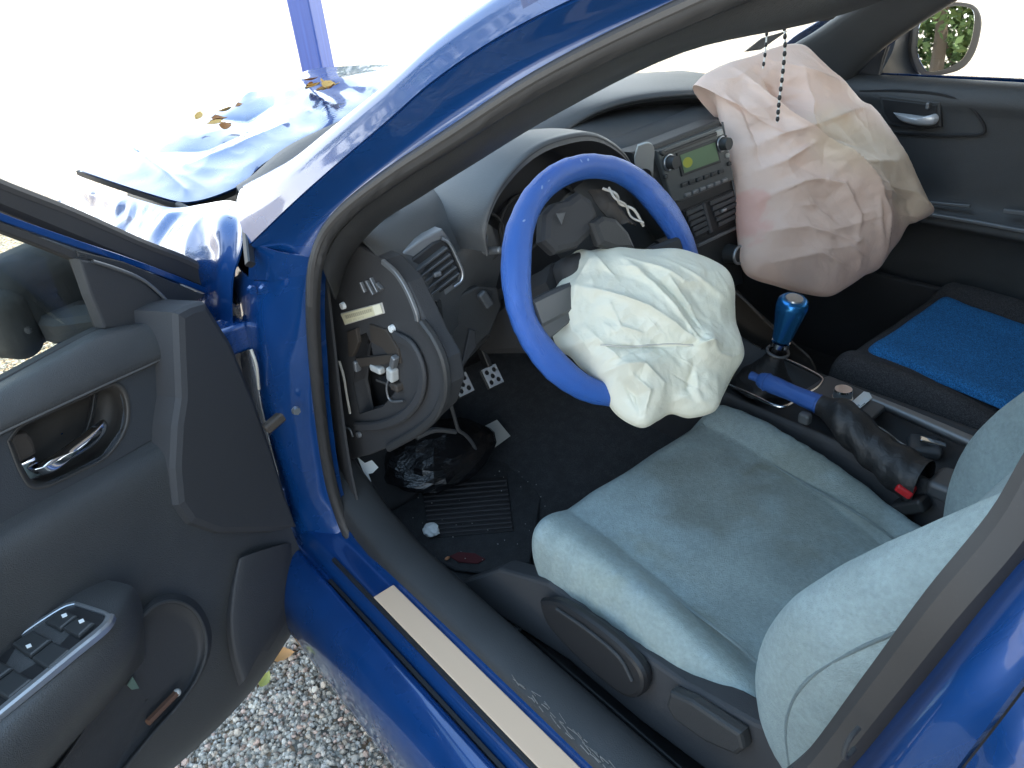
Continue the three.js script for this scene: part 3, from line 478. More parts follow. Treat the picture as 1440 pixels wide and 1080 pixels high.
{ // side air vent
  const p0 = V(-0.525, 0.87, -0.168), n = V(-0.16, 0.1, 1).normalize(), up = V(0, 1, 0);
  const P = (l) => onP(l, p0, n), pp = (l, d, o) => platePx(l, p0, n, d, o);
  const s = mesh('side_vent', pp([[543, 372], [590, 338], [622, 322], [634, 338], [652, 385], [646, 402], [600, 435], [588, 432], [570, 400]], 0.03, { bevel: 0.003 }), M.satin, dash);
  mesh('vent_housing', pp([[564, 374], [608, 340], [622, 336], [630, 345], [646, 382], [642, 394], [600, 424], [590, 420], [574, 395]], 0.02, { lift: 0.005, bevel: 0.003 }), M.black, s);
  mesh('vent_rim', tube(P([[618, 334], [628, 340], [640, 362], [648, 384], [646, 394], [636, 402]]).map((p) => p.addScaledVector(n, 0.006)), 0.003, 30, 8), M.silver, s);
  const L = [[576, 376], [598, 420]], R = [[621, 342], [642, 386]];
  for (let k = 0; k < 5; k++) { const t = (k + 0.5) / 5, a = [L[0][0] + (L[1][0] - L[0][0]) * t, L[0][1] + (L[1][1] - L[0][1]) * t], b = [R[0][0] + (R[1][0] - R[0][0]) * t, R[0][1] + (R[1][1] - R[0][1]) * t]; mesh('vent_slat', sweep(P([a, b]).map((p) => p.addScaledVector(n, 0.009)), rect(0.0018, 0.006, 0.0008), V(0, 1, 0), 0), M.panelGrey, s); }
  mesh('vent_tab', orient(rbox(0.014, 0.008, 0.008, 0.003), UP(609, 383, p0, n).addScaledVector(n, 0.015), n), M.satin, s);
  mesh('vent_thumbwheel', pp([[572, 388], [578, 384], [596, 418], [590, 424]], 0.006, { lift: 0.010, bevel: 0.002 }), M.panelGrey, s);
  mesh('bracket', orient(new THREE.SphereGeometry(0.004, 8, 6), UP(588, 420, p0, n).addScaledVector(n, 0.012), n), M.white, s);
}
{ // open end of the dashboard, its cover gone
  const X = -0.637, p0 = V(X, 0.85, -0.2), n = V(-1, 0.02, 0.05).normalize();
  const pp = (l, d, o) => platePx(l, p0, n, d, o), W = (x, y, k = 0) => UP(x, y, p0, n).addScaledVector(n, k);
  const e = mesh('dash_end', pp([[463, 352], [500, 344], [542, 366], [572, 398], [592, 440], [606, 470], [626, 505], [632, 540], [622, 575], [596, 600], [556, 625], [520, 640], [480, 650], [462, 600], [452, 500]], 0.03, { bevel: 0.004, holes: [[[500, 470], [515, 464], [522, 478], [530, 520], [560, 515], [565, 545], [540, 575], [505, 585], [495, 540]]] }), M.softBlack, dash, 'exposed black end of the dashboard with its cover missing');
  mesh('inner_cavity', pp([[486, 460], [575, 440], [590, 545], [560, 592], [490, 600]], 0.008, { lift: -0.05, bevel: 0 }), M.black, e);
  mesh('silver_edge', sweep([[541, 367], [560, 384], [575, 408], [588, 440], [590, 450]].map(([x, y]) => W(x, y, 0.003)), rect(0.003, 0.004, 0.001), n, 24), M.satin, e);
  mesh('curved_edge', sweep([[596, 452], [612, 474], [626, 505], [630, 540], [620, 575], [594, 602], [550, 628]].map(([x, y]) => W(x, y, 0.004)), rect(0.006, 0.007, 0.003), n, 40), M.trim, e);
  mesh('inner_ring', sweep([[560, 470], [585, 485], [598, 515], [596, 550], [575, 580], [540, 596], [505, 598]].map(([x, y]) => W(x, y, 0.006)), rect(0.004, 0.008, 0.003), n, 40), M.softBlack, e);
  const lab = canvasTex(256, 64, (g) => { g.fillStyle = '#d9d2b0'; g.fillRect(0, 0, 256, 64); g.fillStyle = '#f0ead2'; g.fillRect(210, 0, 46, 64); g.fillStyle = '#8d8670'; for (let i = 0; i < 44; i++) { const x = 22 + i * 4.1; g.fillRect(x, 12, 1 + (i * 7 % 3), 22); } g.font = '14px monospace'; g.fillText('||| ||| |||||', 30, 54); });
  const lm = std('labelPaper', { color: rgb(1, 1, 1), map: lab, roughness: 0.7, side: THREE.DoubleSide });
  mesh('label_sticker', quad([[488, 455], [541, 439], [537, 426], [482, 441]].map(([x, y]) => W(x, y, 0.004))), lm, e, 'cream part label with printed bars');
  mesh('label_backing', pp([[487, 456.5], [542, 440], [538, 425], [481, 440]], 0.002, { lift: 0.0025, bevel: 0 }), M.paper, e);
  const screw = new THREE.CylinderGeometry(0.0055, 0.0062, 0.006, 10).rotateX(Math.PI / 2);
  for (const [x, y] of [[485, 429], [554, 461], [513, 598], [507, 610]]) mesh('screw', orient(screw.clone(), W(x, y, 0.004), n), x === 507 ? M.satin : M.white, e);
  for (const [a, b] of [[[510, 396], [516, 410]], [[518, 394], [528, 413]], [[524, 390], [534, 410]], [[533, 398], [540, 406]]]) mesh('rib', sweep([W(...a, 0.003), W(...b, 0.003)], rect(0.003, 0.0025, 0.001), n, 0), M.satin, e);
  mesh('bracket', pp([[492, 465], [505, 460], [508, 480], [500, 500], [494, 500]], 0.008, { lift: 0.006 }), M.brown, e);
  mesh('bracket', pp([[522, 455], [545, 462], [562, 490], [566, 510], [556, 508], [540, 488], [524, 480]], 0.008, { lift: 0.004 }), M.brown, e);
  mesh('bracket', pp([[505, 502], [556, 496], [560, 506], [548, 510], [512, 514]], 0.010, { lift: 0.008 }), M.brown, e);
  mesh('connector', [orient(rbox(0.030, 0.012, 0.014, 0.004).rotateZ(0.05), W(534, 517, 0.004), n), orient(rbox(0.016, 0.024, 0.016, 0.004).rotateZ(-0.2), W(558, 523, 0.008), n)], M.lightPlastic, e, 'pale wiring connector hanging in the open dash end');
  mesh('connector', orient(rbox(0.010, 0.024, 0.012, 0.003).rotateZ(-0.5), W(562, 505, 0.010), n), M.satin, e);
  mesh('connector', orient(rbox(0.020, 0.014, 0.018, 0.004), W(562, 541, 0.004), n), M.brown, e);
  mesh('connector', orient(rbox(0.008, 0.02, 0.012, 0.003).rotateZ(-0.1), W(508, 512, 0.008), n), M.satin, e);
  mesh('wire', tube([[484, 505], [490, 525], [494, 550], [499, 578]].map(([x, y]) => W(x, y, 0.010)), 0.0024, 16, 6), M.cable, e);
  mesh('wire', tube([[552, 528], [548, 545], [552, 560], [572, 562]].map(([x, y]) => W(x, y, 0.006)), 0.002, 16, 6), M.satin, e);
  mesh('wire', tube([[480, 590], [486, 598], [496, 602], [500, 612]].map(([x, y]) => W(x, y, 0.006)), 0.002, 16, 6), M.satin, e);
}
{ // lower driver side: knee panel, torn away round the column
  const p0 = V(-0.50, 0.74, -0.165), n = V(-0.1, 0.15, 1).normalize(), pp = (l, d, o) => platePx(l, p0, n, d, o), W = (x, y, k = 0) => UP(x, y, p0, n).addScaledVector(n, k);
  const k = mesh('knee_panel', pp([[597, 452], [640, 418], [672, 402], [700, 405], [706, 430], [690, 470], [664, 492], [645, 520], [640, 545], [632, 520], [618, 480]], 0.014, { bevel: 0.004, holes: [[[612, 452], [640, 430], [646, 440], [648, 458], [634, 474], [624, 470]]] }), M.trim, dash);
  mesh('panel_flange', sweep([[597, 452], [606, 464], [618, 484], [628, 508], [630, 530]].map(([x, y]) => W(x, y, 0.006)), rect(0.005, 0.007, 0.002), n, 24), M.panelGrey, k);
  mesh('bracket', orient(rbox(0.016, 0.03, 0.012, 0.004).rotateZ(0.4), W(678, 420, 0.01), n), M.panelGrey, k);
  mesh('bracket', pp([[658, 462], [666, 464], [668, 486], [646, 520], [642, 528], [650, 500]], 0.008, { lift: 0.006 }), M.softBlack, k);
  mesh('column_shroud', [sweep([V(-0.355, 0.80, -0.02), V(-0.355, 0.76, -0.13), V(-0.355, 0.70, -0.30)], rect(0.045, 0.06, 0.015), V(0, 1, 0), 8)], M.softBlack, dash);
  mesh('cross_beam', sweep([V(-0.62, 0.78, -0.33), V(0, 0.78, -0.36), V(0.62, 0.78, -0.33)], circ(0.03, 12), V(0, 1, 0), 8), M.black, dash);
}
{ // centre: brow over the display recess, ledge, radio stack
  const T = (l) => l.map(([x, y, h]) => U(x, y, 'y', h));
  const brow = T([[790, 186, 0.985], [815, 168, 1.0], [845, 153, 1.012], [890, 140, 1.018], [940, 133, 1.018], [990, 131, 1.012], [1050, 135, 1.0]]);
  const far = [V(-0.30, 0.975, -0.60), V(-0.15, 0.985, -0.66), V(0, 0.99, -0.70), V(0.12, 0.99, -0.72), V(0.25, 0.988, -0.72), V(0.40, 0.985, -0.70), V(0.55, 0.975, -0.62)];
  const mid = brow.map((p, i) => p.clone().lerp(far[i], 0.5).add(V(0, 0.012, 0)));
  const und = brow.map((p) => p.clone().add(V(0.01, -0.010, -0.012)));
  mesh('centre_brow', sheet([far, mid, brow, und], 50, 24, 0.003), M.dash, dash);
  const ledge = T([[820, 205, 0.965], [850, 203, 0.968], [885, 190, 0.972], [930, 175, 0.975], [970, 160, 0.978], [1003, 145, 0.982], [1050, 140, 0.985]]);
  const inner = brow.map((p, i) => p.clone().add(V(0.02, -0.03, -0.06)));
  mesh('display_recess', sheet([und.map((p) => p.clone().add(V(0, -0.002, 0))), inner, inner.map((p) => p.clone().add(V(-0.005, -0.02, 0.01))), ledge.map((p) => p.clone().add(V(0.01, -0.001, -0.03)))], 50, 16, 0.002), M.matte, dash, 'dark display recess under the dash brow');
  const lip = T([[868, 222, 0.945], [885, 218, 0.95], [915, 207, 0.955], [950, 192, 0.958], [985, 180, 0.96], [1012, 170, 0.962], [1060, 160, 0.962]]);
  mesh('centre_ledge', sheet([ledge.map((p) => p.clone().add(V(0.012, -0.003, -0.034))), ledge, lip, lip.map((p) => p.clone().add(V(0, -0.04, 0.006)))], 50, 18, 0.003), M.dash, dash);
  // stack
  const p0 = V(0, 0.93, -0.150), n = V(0, 0.10, 1).normalize(), pp = (l, d, o) => platePx(l, p0, n, d, o), W = (x, y, k = 0) => UP(x, y, p0, n).addScaledVector(n, k);
  const st = mesh('centre_stack', pp([[888, 214], [915, 206], [1012, 168], [1018, 178], [1036, 290], [1046, 400], [1000, 410], [975, 380], [940, 330], [900, 250]], 0.05, { bevel: 0.004 }), M.trim, dash);
  mesh('stack_edge', tube([[1014, 172], [1024, 230], [1034, 290], [1040, 345]].map(([x, y]) => W(x, y, 0.003)), 0.0022, 20, 6), M.satin, st);
  const ra = mesh('radio', pp([[917, 212], [1010, 177], [1027, 252], [955, 282], [940, 285]], 0.02, { lift: 0.010, bevel: 0.003 }), M.radioFace, st, 'car radio with small greenish display and round knobs');
  const lcd = canvasTex(256, 128, (g) => { g.fillStyle = '#6f8468'; g.fillRect(0, 0, 256, 128); const r = g.createLinearGradient(0, 0, 256, 0); g.fillStyle = '#a9ab4e'; g.beginPath(); g.ellipse(40, 66, 34, 36, 0, 0, 7); g.fill(); });
  mesh('display_bezel', pp([[944, 215], [1000, 195], [1007, 228], [952, 248]], 0.004, { lift: 0.0125 }), M.button, ra);
  mesh('display', quad([[954, 243], [1003, 225], [997, 200], [948, 218]].map(([x, y]) => W(x, y, 0.0135))), std('lcd', { color: rgb(1, 1, 1), map: lcd, roughness: 0.2, side: THREE.DoubleSide }), ra, 'greenish radio display with a yellow patch');
  mesh('disc_slot', sweep([W(925, 217, 0.011), W(1000, 188, 0.011)], rect(0.0025, 0.003, 0.001), n, 0), M.black, ra);
  mesh('brand_tab', pp([[1000, 184], [1009, 181], [1011, 189], [1002, 192]], 0.003, { lift: 0.012 }), M.lightPlastic, ra);
  const knob = (x, y, r) => { const k = mesh('radio_knob', orient(new THREE.CylinderGeometry(r * 0.85, r, 0.02, 24).rotateX(Math.PI / 2), W(x, y, 0.018), n), M.button, ra); mesh('knob_ring', orient(new THREE.TorusGeometry(r, 0.002, 8, 28), W(x, y, 0.012), n), M.silver, k); };
  knob(934, 228, 0.013); knob(1008, 202, 0.013);
  for (const [x, y, w] of [[924, 214, 9], [929, 248, 9], [1016, 218, 8], [1018, 230, 8], [1012, 193, 6]]) mesh('radio_button', orient(rbox(w * 0.0011, 0.008, 0.006, 0.002), W(x, y, 0.012), n), x > 1012 && y < 225 ? M.lightPlastic : M.button, ra);
  for (let i = 0; i < 6; i++) { const t = (i + 0.5) / 6; mesh('preset_button', orient(rbox(0.016, 0.008, 0.006, 0.002), W(950 + 62 * t, 261 - 22 * t, 0.011), n), M.button, ra); mesh('preset_button', orient(rbox(0.016, 0.007, 0.006, 0.002), W(955 + 62 * t, 275 - 24 * t, 0.011), n), M.satin, ra); }
  // centre vents
  const ve = mesh('centre_vent', pp([[958, 296], [1030, 266], [1038, 308], [975, 338]], 0.014, { lift: 0.004 }), M.black, st);
  for (const [x0, y0, x1, y1] of [[962, 300, 985, 290], [995, 286, 1027, 272]]) for (let k = 0; k < 5; k++) { const d = k * 7.4; mesh('vent_slat', sweep([W(x0 + d * 0.4, y0 + d, 0.006), W(x1 + d * 0.3, y1 + d, 0.006)], rect(0.0014, 0.004, 0.0006), n, 0), M.panelGrey, ve); }
  mesh('vent_tab', orient(rbox(0.014, 0.006, 0.006, 0.002), W(1011, 295, 0.011), n), M.silver, ve);
  mesh('vent_divider', sweep([W(985, 286, 0.006), W(996, 326, 0.006)], rect(0.003, 0.004, 0.001), n, 0), M.panelGrey, ve);
  mesh('stack_strip', sweep([W(978, 345, 0.005), W(1036, 318, 0.005)], rect(0.003, 0.003, 0.001), n, 0), M.satin, st);
  const kn = W(1022, 356, 0.016); const hk = mesh('climate_knob', orient(new THREE.CylinderGeometry(0.017, 0.019, 0.028, 28).rotateX(Math.PI / 2), kn, n), M.button, st);
  mesh('knob_ring', orient(new THREE.TorusGeometry(0.017, 0.003, 8, 30), W(1022, 356, 0.030), n), M.silver, hk);
  // light trim finger left of the radio
  mesh('trim_finger', sheet([[[884, 203], [892, 199], [900, 203], [906, 215]], [[887, 220], [896, 215], [905, 220], [912, 232]], [[896, 240], [903, 235], [912, 240], [918, 250]]].map((r, j) => r.map(([x, y], i) => W(x, y, 0.02 - 0.012 * j + (i === 1 || i === 2 ? 0.008 : 0)))), 16, 16, 0.004), M.lightPlastic, st);
}
// ---------------------------------------------------------------- steering wheel
{
  const c = V(-0.36, 0.865, 0), tilt = 24.4 * Math.PI / 180, R = 0.1705, r = 0.0178;
  const nrm = V(0, Math.sin(tilt), Math.cos(tilt)), up = V(0, Math.cos(tilt), -Math.sin(tilt)), rt = V(1, 0, 0);
  const at = (x, y, z = 0) => c.clone().addScaledVector(rt, x).addScaledVector(up, y).addScaledVector(nrm, z);
  const ring = new THREE.TorusGeometry(R, r, 22, 110); { const p = ring.attributes.position; for (let i = 0; i < p.count; i++) { const q = V(p.getX(i), p.getY(i), 0), a = Math.atan2(q.y, q.x), rad = q.length(), k = 1 + 0.10 * Math.exp(-Math.pow((Math.abs(Math.abs(a) - 1.57) - 1.1) / 0.35, 2)) * (rad < R ? -1 : 0) + 0.002 * Math.sin(a * 40) + 0.006 * noise(Math.cos(a) * 7, Math.sin(a) * 7); p.setXY(i, p.getX(i) * (rad < R ? 1 + (k - 1) * 0.5 : k), p.getY(i) * (rad < R ? 1 + (k - 1) * 0.5 : k)); } ring.computeVertexNormals(); }
  const m4 = new THREE.Matrix4().makeBasis(rt, up, nrm).setPosition(c);
  const sw = mesh('steering_wheel', ring.applyMatrix4(m4), M.wheelCover, car, 'steering wheel with bright blue rim cover');
  mesh('cover_seam', new THREE.TorusGeometry(R - r * 0.93, 0.0022, 8, 110).applyMatrix4(m4), M.gripBlue, sw);
  mesh('worn_marks', [[-0.030, 1.92], [-0.026, 2.02], [0.01, 1.45], [0.0, 1.52], [-0.01, 2.35], [0.02, 4.3]].map(([k, a], i) => { const p = at(Math.cos(a) * (R + 0.004), Math.sin(a) * (R + 0.004), r * 0.93), g = new THREE.SphereGeometry(1, 8, 6).scale(0.0012 + 0.0006 * (i % 3), 0.004 + 0.001 * (i % 2), 0.0008).rotateZ(a + 0.6 * i); return orient(g, p, nrm, up); }), std('wornBlue', { color: rgb(0.25, 0.36, 0.62), roughness: 0.6 }), sw).userData.kind = 'stuff';
  // torn hub
  const loc = (l) => l.map(([x, y, z]) => at(x, y, z));
  mesh('hub', [orient(rbox(0.12, 0.11, 0.05, 0.02), at(0, 0.0, -0.035), nrm, up), orient(new THREE.CylinderGeometry(0.045, 0.06, 0.07, 24).rotateX(Math.PI / 2), at(0, -0.01, -0.085), nrm, up)], M.softBlack, sw);
  const hubP = (l, z, d, o) => platePx(l, at(0, 0, z), nrm, d, { up, ...o });
  mesh('torn_hub_cover', hubP([[768, 300], [782, 284], [800, 280], [816, 268], [834, 280], [842, 300], [838, 325], [815, 348], [785, 356], [766, 338]], 0.0, 0.03, { bevel: 0.010 }), M.softBlack, sw, 'torn black hub cover behind the airbag');
  mesh('torn_hub_cover', hubP([[834, 312], [848, 302], [868, 306], [886, 326], [896, 350], [868, 352], [846, 344]], 0.012, 0.022, { bevel: 0.008 }), M.trim, sw);
  mesh('hub_clip', hubP([[782, 300], [796, 298], [790, 316]], 0.004, 0.004, { bevel: 0.001 }), M.panelGrey, sw);
  mesh('spoke', [sweep(loc([[-0.155, 0.0, 0], [-0.10, 0.0, -0.012], [-0.05, 0.0, -0.02]]), rect(0.014, 0.02, 0.005), nrm, 8), sweep(loc([[-0.15, -0.03, -0.002], [-0.09, -0.02, -0.012], [-0.05, -0.012, -0.02]]), rect(0.008, 0.012, 0.003), nrm, 8)], M.panelGrey, sw);
  mesh('spoke', sweep(loc([[0.155, 0.0, 0], [0.10, 0.0, -0.012], [0.05, 0.0, -0.02]]), rect(0.014, 0.02, 0.005), nrm, 8), M.softBlack, sw);
  mesh('spoke', sweep(loc([[0.0, -0.155, 0], [0.0, -0.10, -0.012], [0, -0.05, -0.02]]), rect(0.014, 0.03, 0.005), nrm, 8), M.softBlack, sw);
  mesh('torn_flap', sheet([loc([[0.035, 0.135, -0.02], [0.055, 0.13, -0.012], [0.075, 0.12, -0.018]]), loc([[0.038, 0.10, -0.01], [0.06, 0.10, 0.0], [0.08, 0.085, -0.01]]), loc([[0.05, 0.07, -0.005], [0.07, 0.068, 0.004], [0.09, 0.06, -0.004]])], 14, 14, 0.002, (u, v, p) => 0.005 * ridged(p.x * 60, p.y * 60)), M.brown, sw);
  mesh('wiring', [tube(loc([[0.05, 0.13, -0.005], [0.062, 0.115, 0.006], [0.07, 0.10, -0.002], [0.085, 0.085, 0.006], [0.10, 0.055, 0.0]]), 0.0022, 30, 6), tube(loc([[0.058, 0.128, 0.0], [0.055, 0.11, 0.008], [0.075, 0.095, 0.004], [0.082, 0.075, 0.0], [0.095, 0.06, 0.008]]), 0.0018, 30, 6)], M.paper, sw);
  // column stalks
  const cl = mesh('wiper_stalk', [sweep([at(0.05, -0.01, -0.075), at(0.11, -0.002, -0.07), at(0.17, 0.008, -0.06)], circ(0.0095, 10, 1, 0.8), V(0, 1, 0), 10, (u) => 0.8 + 0.5 * u)], M.softBlack, sw);
  mesh('stalk_end', orient(new THREE.CylinderGeometry(0.0125, 0.0125, 0.03, 16).rotateZ(Math.PI / 2), at(0.185, 0.010, -0.058), nrm, up), M.black, cl);
  mesh('column_cover', [sweep([at(0, 0.0, -0.06), at(0, -0.01, -0.14), at(0, -0.03, -0.22)], rect(0.05, 0.065, 0.02), up, 8)], M.softBlack, sw);
  // deployed airbag, hanging off the wheel
  const out = [[768, 440], [775, 415], [795, 385], [800, 362], [815, 351], [830, 352], [850, 350], [900, 350], [960, 353], [995, 362], [1020, 380], [1032, 410], [1035, 450], [1041, 480], [1044, 505], [1030, 530], [1015, 560], [1002, 580], [970, 588], [945, 582], [925, 592], [905, 602], [885, 596], [865, 580], [852, 560], [846, 540], [832, 530], [815, 515], [800, 500], [785, 492], [776, 470]];
  const cr = folds([...wrinkles(60, 790, 370, 1030, 580, 60, 0.0045, 0.5), [5, 0.016, [822, 352], [825, 372], [805, 405], [800, 440]], [6, 0.02, [802, 412], [850, 425], [900, 445], [945, 475], [975, 495]], [6, 0.02, [870, 375], [905, 410], [940, 450], [975, 495]], [4, 0.016, [870, 372], [920, 390], [950, 408]], [5, -0.014, [905, 395], [940, 430], [978, 480]], [3, 0.012, [928, 402], [955, 440], [980, 485]], [5, 0.014, [915, 368], [960, 395], [1030, 440]], [4, 0.012, [1000, 390], [1015, 415], [1028, 435]], [5, 0.022, [968, 495], [985, 490], [1000, 492]], [4, 0.014, [985, 492], [1000, 505], [1020, 508], [1040, 500]], [5, -0.012, [835, 493], [890, 496], [965, 494]], [7, 0.02, [835, 533], [865, 522], [895, 520], [925, 545]], [6, -0.02, [865, 540], [890, 560], [895, 585]], [5, 0.02, [880, 535], [905, 555], [900, 590]], [7, -0.016, [965, 520], [960, 550], [975, 575]], [5, 0.012, [970, 530], [972, 555], [985, 575]], [6, 0.012, [820, 470], [850, 500], [870, 520]], [4, 0.01, [790, 430], [800, 470], [825, 500]], [4, 0.01, [850, 440], [865, 470], [900, 480]], [3, 0.009, [830, 360], [840, 380], [855, 398]]]);
  const f = (x, y, s) => 0.048 * Math.sqrt(Math.max(0, 1 - s * s)) + (1 - Math.pow(s, 6)) * (cr(x, y) * 0.95 + 0.010 * fbm(x / 55, y / 55, 5, 2) + 0.0035 * ridged(x / 34, y / 34, 2, 2)) + 0.014 * Math.sin(Math.atan2(y - 465, x - 905) * 9) * smooth(0.7, 1, s) * 0.4;
  const P0 = at(0.075, -0.075, 0.055), N = V(-0.42, 0.62, 0.66).normalize();
  const g = pillow(out, P0, N, f, (x, y, s) => 0.05 * Math.sqrt(Math.max(0, 1 - s * s)), { na: 300, nr: 80, centre: [905, 465] });
  const col = []; for (const [x, y] of g.userData.px) { const k = 0.5 + 0.5 * fbm(x / 70, y / 70, 4, 4) * 1.8, warm = smooth(480, 520, y) * 0.5 + 0.5 * k; col.push(0.83 - 0.03 * k, 0.80 - 0.02 * warm, 0.66 - 0.03 * warm); } g.setAttribute('color', new THREE.Float32BufferAttribute(col, 3));
  mesh('airbag_seam', tube(Array.from({ length: 14 }, (_, i) => { const x = 838 + i * 9.6, y = 494 + 2 * Math.sin(i * 0.5), s = Math.hypot((x - 905) / 140, (y - 465) / 125); return UP(x, y, P0, N).addScaledVector(N, f(x, y, Math.min(0.9, s)) + 0.0008); }), 0.0011, 40, 6), M.paper, sw);
  mesh('driver_airbag', g, M.bagCream, sw, 'crumpled cream airbag hanging from the steering wheel');
}
{ // passenger airbag, spilling out of the dashboard top
  const out = [[975, 120], [990, 105], [1010, 94], [1030, 86], [1060, 78], [1085, 68], [1110, 62], [1130, 64], [1150, 82], [1180, 112], [1205, 140], [1222, 150], [1240, 170], [1262, 205], [1285, 250], [1302, 285], [1310, 300], [1290, 312], [1275, 318], [1262, 340], [1250, 355], [1232, 380], [1215, 388], [1190, 405], [1165, 417], [1130, 413], [1090, 402], [1055, 390], [1042, 368], [1040, 345], [1036, 300], [1033, 260], [1024, 215], [1012, 160], [1003, 132]];
  const cr = folds([...wrinkles(80, 1010, 90, 1290, 400, 90, 0.0042, 0.7), [8, 0.055, [1020, 95], [1060, 150], [1100, 195], [1140, 225], [1175, 262], [1210, 310], [1232, 375]], [5, 0.02, [1110, 65], [1140, 100], [1190, 130], [1215, 150]], [5, 0.016, [1068, 84], [1120, 108], [1180, 130], [1215, 150]], [9, -0.05, [1060, 110], [1095, 150], [1115, 190]], [6, 0.022, [1125, 186], [1170, 168], [1218, 150]], [7, -0.02, [1118, 186], [1135, 200], [1180, 215]], [5, 0.016, [1112, 100], [1125, 150], [1122, 185]], [5, 0.02, [1222, 152], [1245, 200], [1280, 250], [1305, 295]], [6, 0.014, [1140, 210], [1170, 240], [1230, 235], [1265, 220]], [6, -0.018, [1225, 270], [1260, 285], [1270, 310]], [4, 0.014, [1215, 268], [1265, 275], [1300, 295]], [4, 0.014, [1040, 250], [1080, 235], [1110, 215]], [4, 0.012, [1045, 212], [1075, 200], [1105, 195]], [5, 0.014, [1055, 285], [1100, 265], [1130, 262]], [5, 0.016, [1110, 260], [1150, 270], [1175, 310], [1180, 345]], [4, 0.014, [1150, 230], [1185, 275], [1205, 330], [1230, 378]], [4, 0.012, [1195, 235], [1215, 280], [1230, 330]], [5, 0.012, [1050, 330], [1110, 325], [1180, 345]], [5, 0.010, [1060, 375], [1130, 360], [1190, 385]], [4, 0.012, [1170, 350], [1190, 365], [1195, 395]], [6, 0.014, [1005, 135], [1030, 170], [1048, 205]], [8, -0.014, [1025, 150], [1045, 195], [1055, 240]], [4, 0.008, [985, 118], [1020, 118], [1050, 100]]]);
  const f = (x, y, s) => 0.06 * Math.sqrt(Math.max(0, 1 - s * s)) * (0.7 + 0.3 * smooth(80, 260, y)) + (1 - Math.pow(s, 6)) * (cr(x, y) * 1.1 + 0.012 * fbm(x / 70, y / 70, 1, 2) + 0.004 * ridged(x / 40, y / 40, 7, 2));
  const P0 = V(0.34, 0.90, -0.085), N = V(-0.34, 0.42, 0.84).normalize();
  const g = pillow(out, P0, N, f, (x, y, s) => 0.06 * Math.sqrt(Math.max(0, 1 - s * s)), { na: 320, nr: 90, centre: [1130, 245] });
  const col = []; for (const [x, y] of g.userData.px) { const k = clamp(0.5 + fbm(x / 80, y / 80, 9, 4)), cream = smooth(60, 20, dline(x, y, [[1150, 205], [1220, 230], [1270, 275]])[0]), red = smooth(26, 10, dline(x, y, [[1046, 318], [1044, 290]])[0] + 26 * fbm(x / 16, y / 16, 3, 3)); col.push(0.84 + 0.02 * k, 0.625 + 0.03 * k + 0.045 * cream - 0.12 * red, 0.515 + 0.03 * k - 0.01 * cream - 0.10 * red); } g.setAttribute('color', new THREE.Float32BufferAttribute(col, 3));
  mesh('passenger_airbag', g, M.bagPink, car, 'large pinkish deflated airbag spilling from the passenger side of the dash');
}
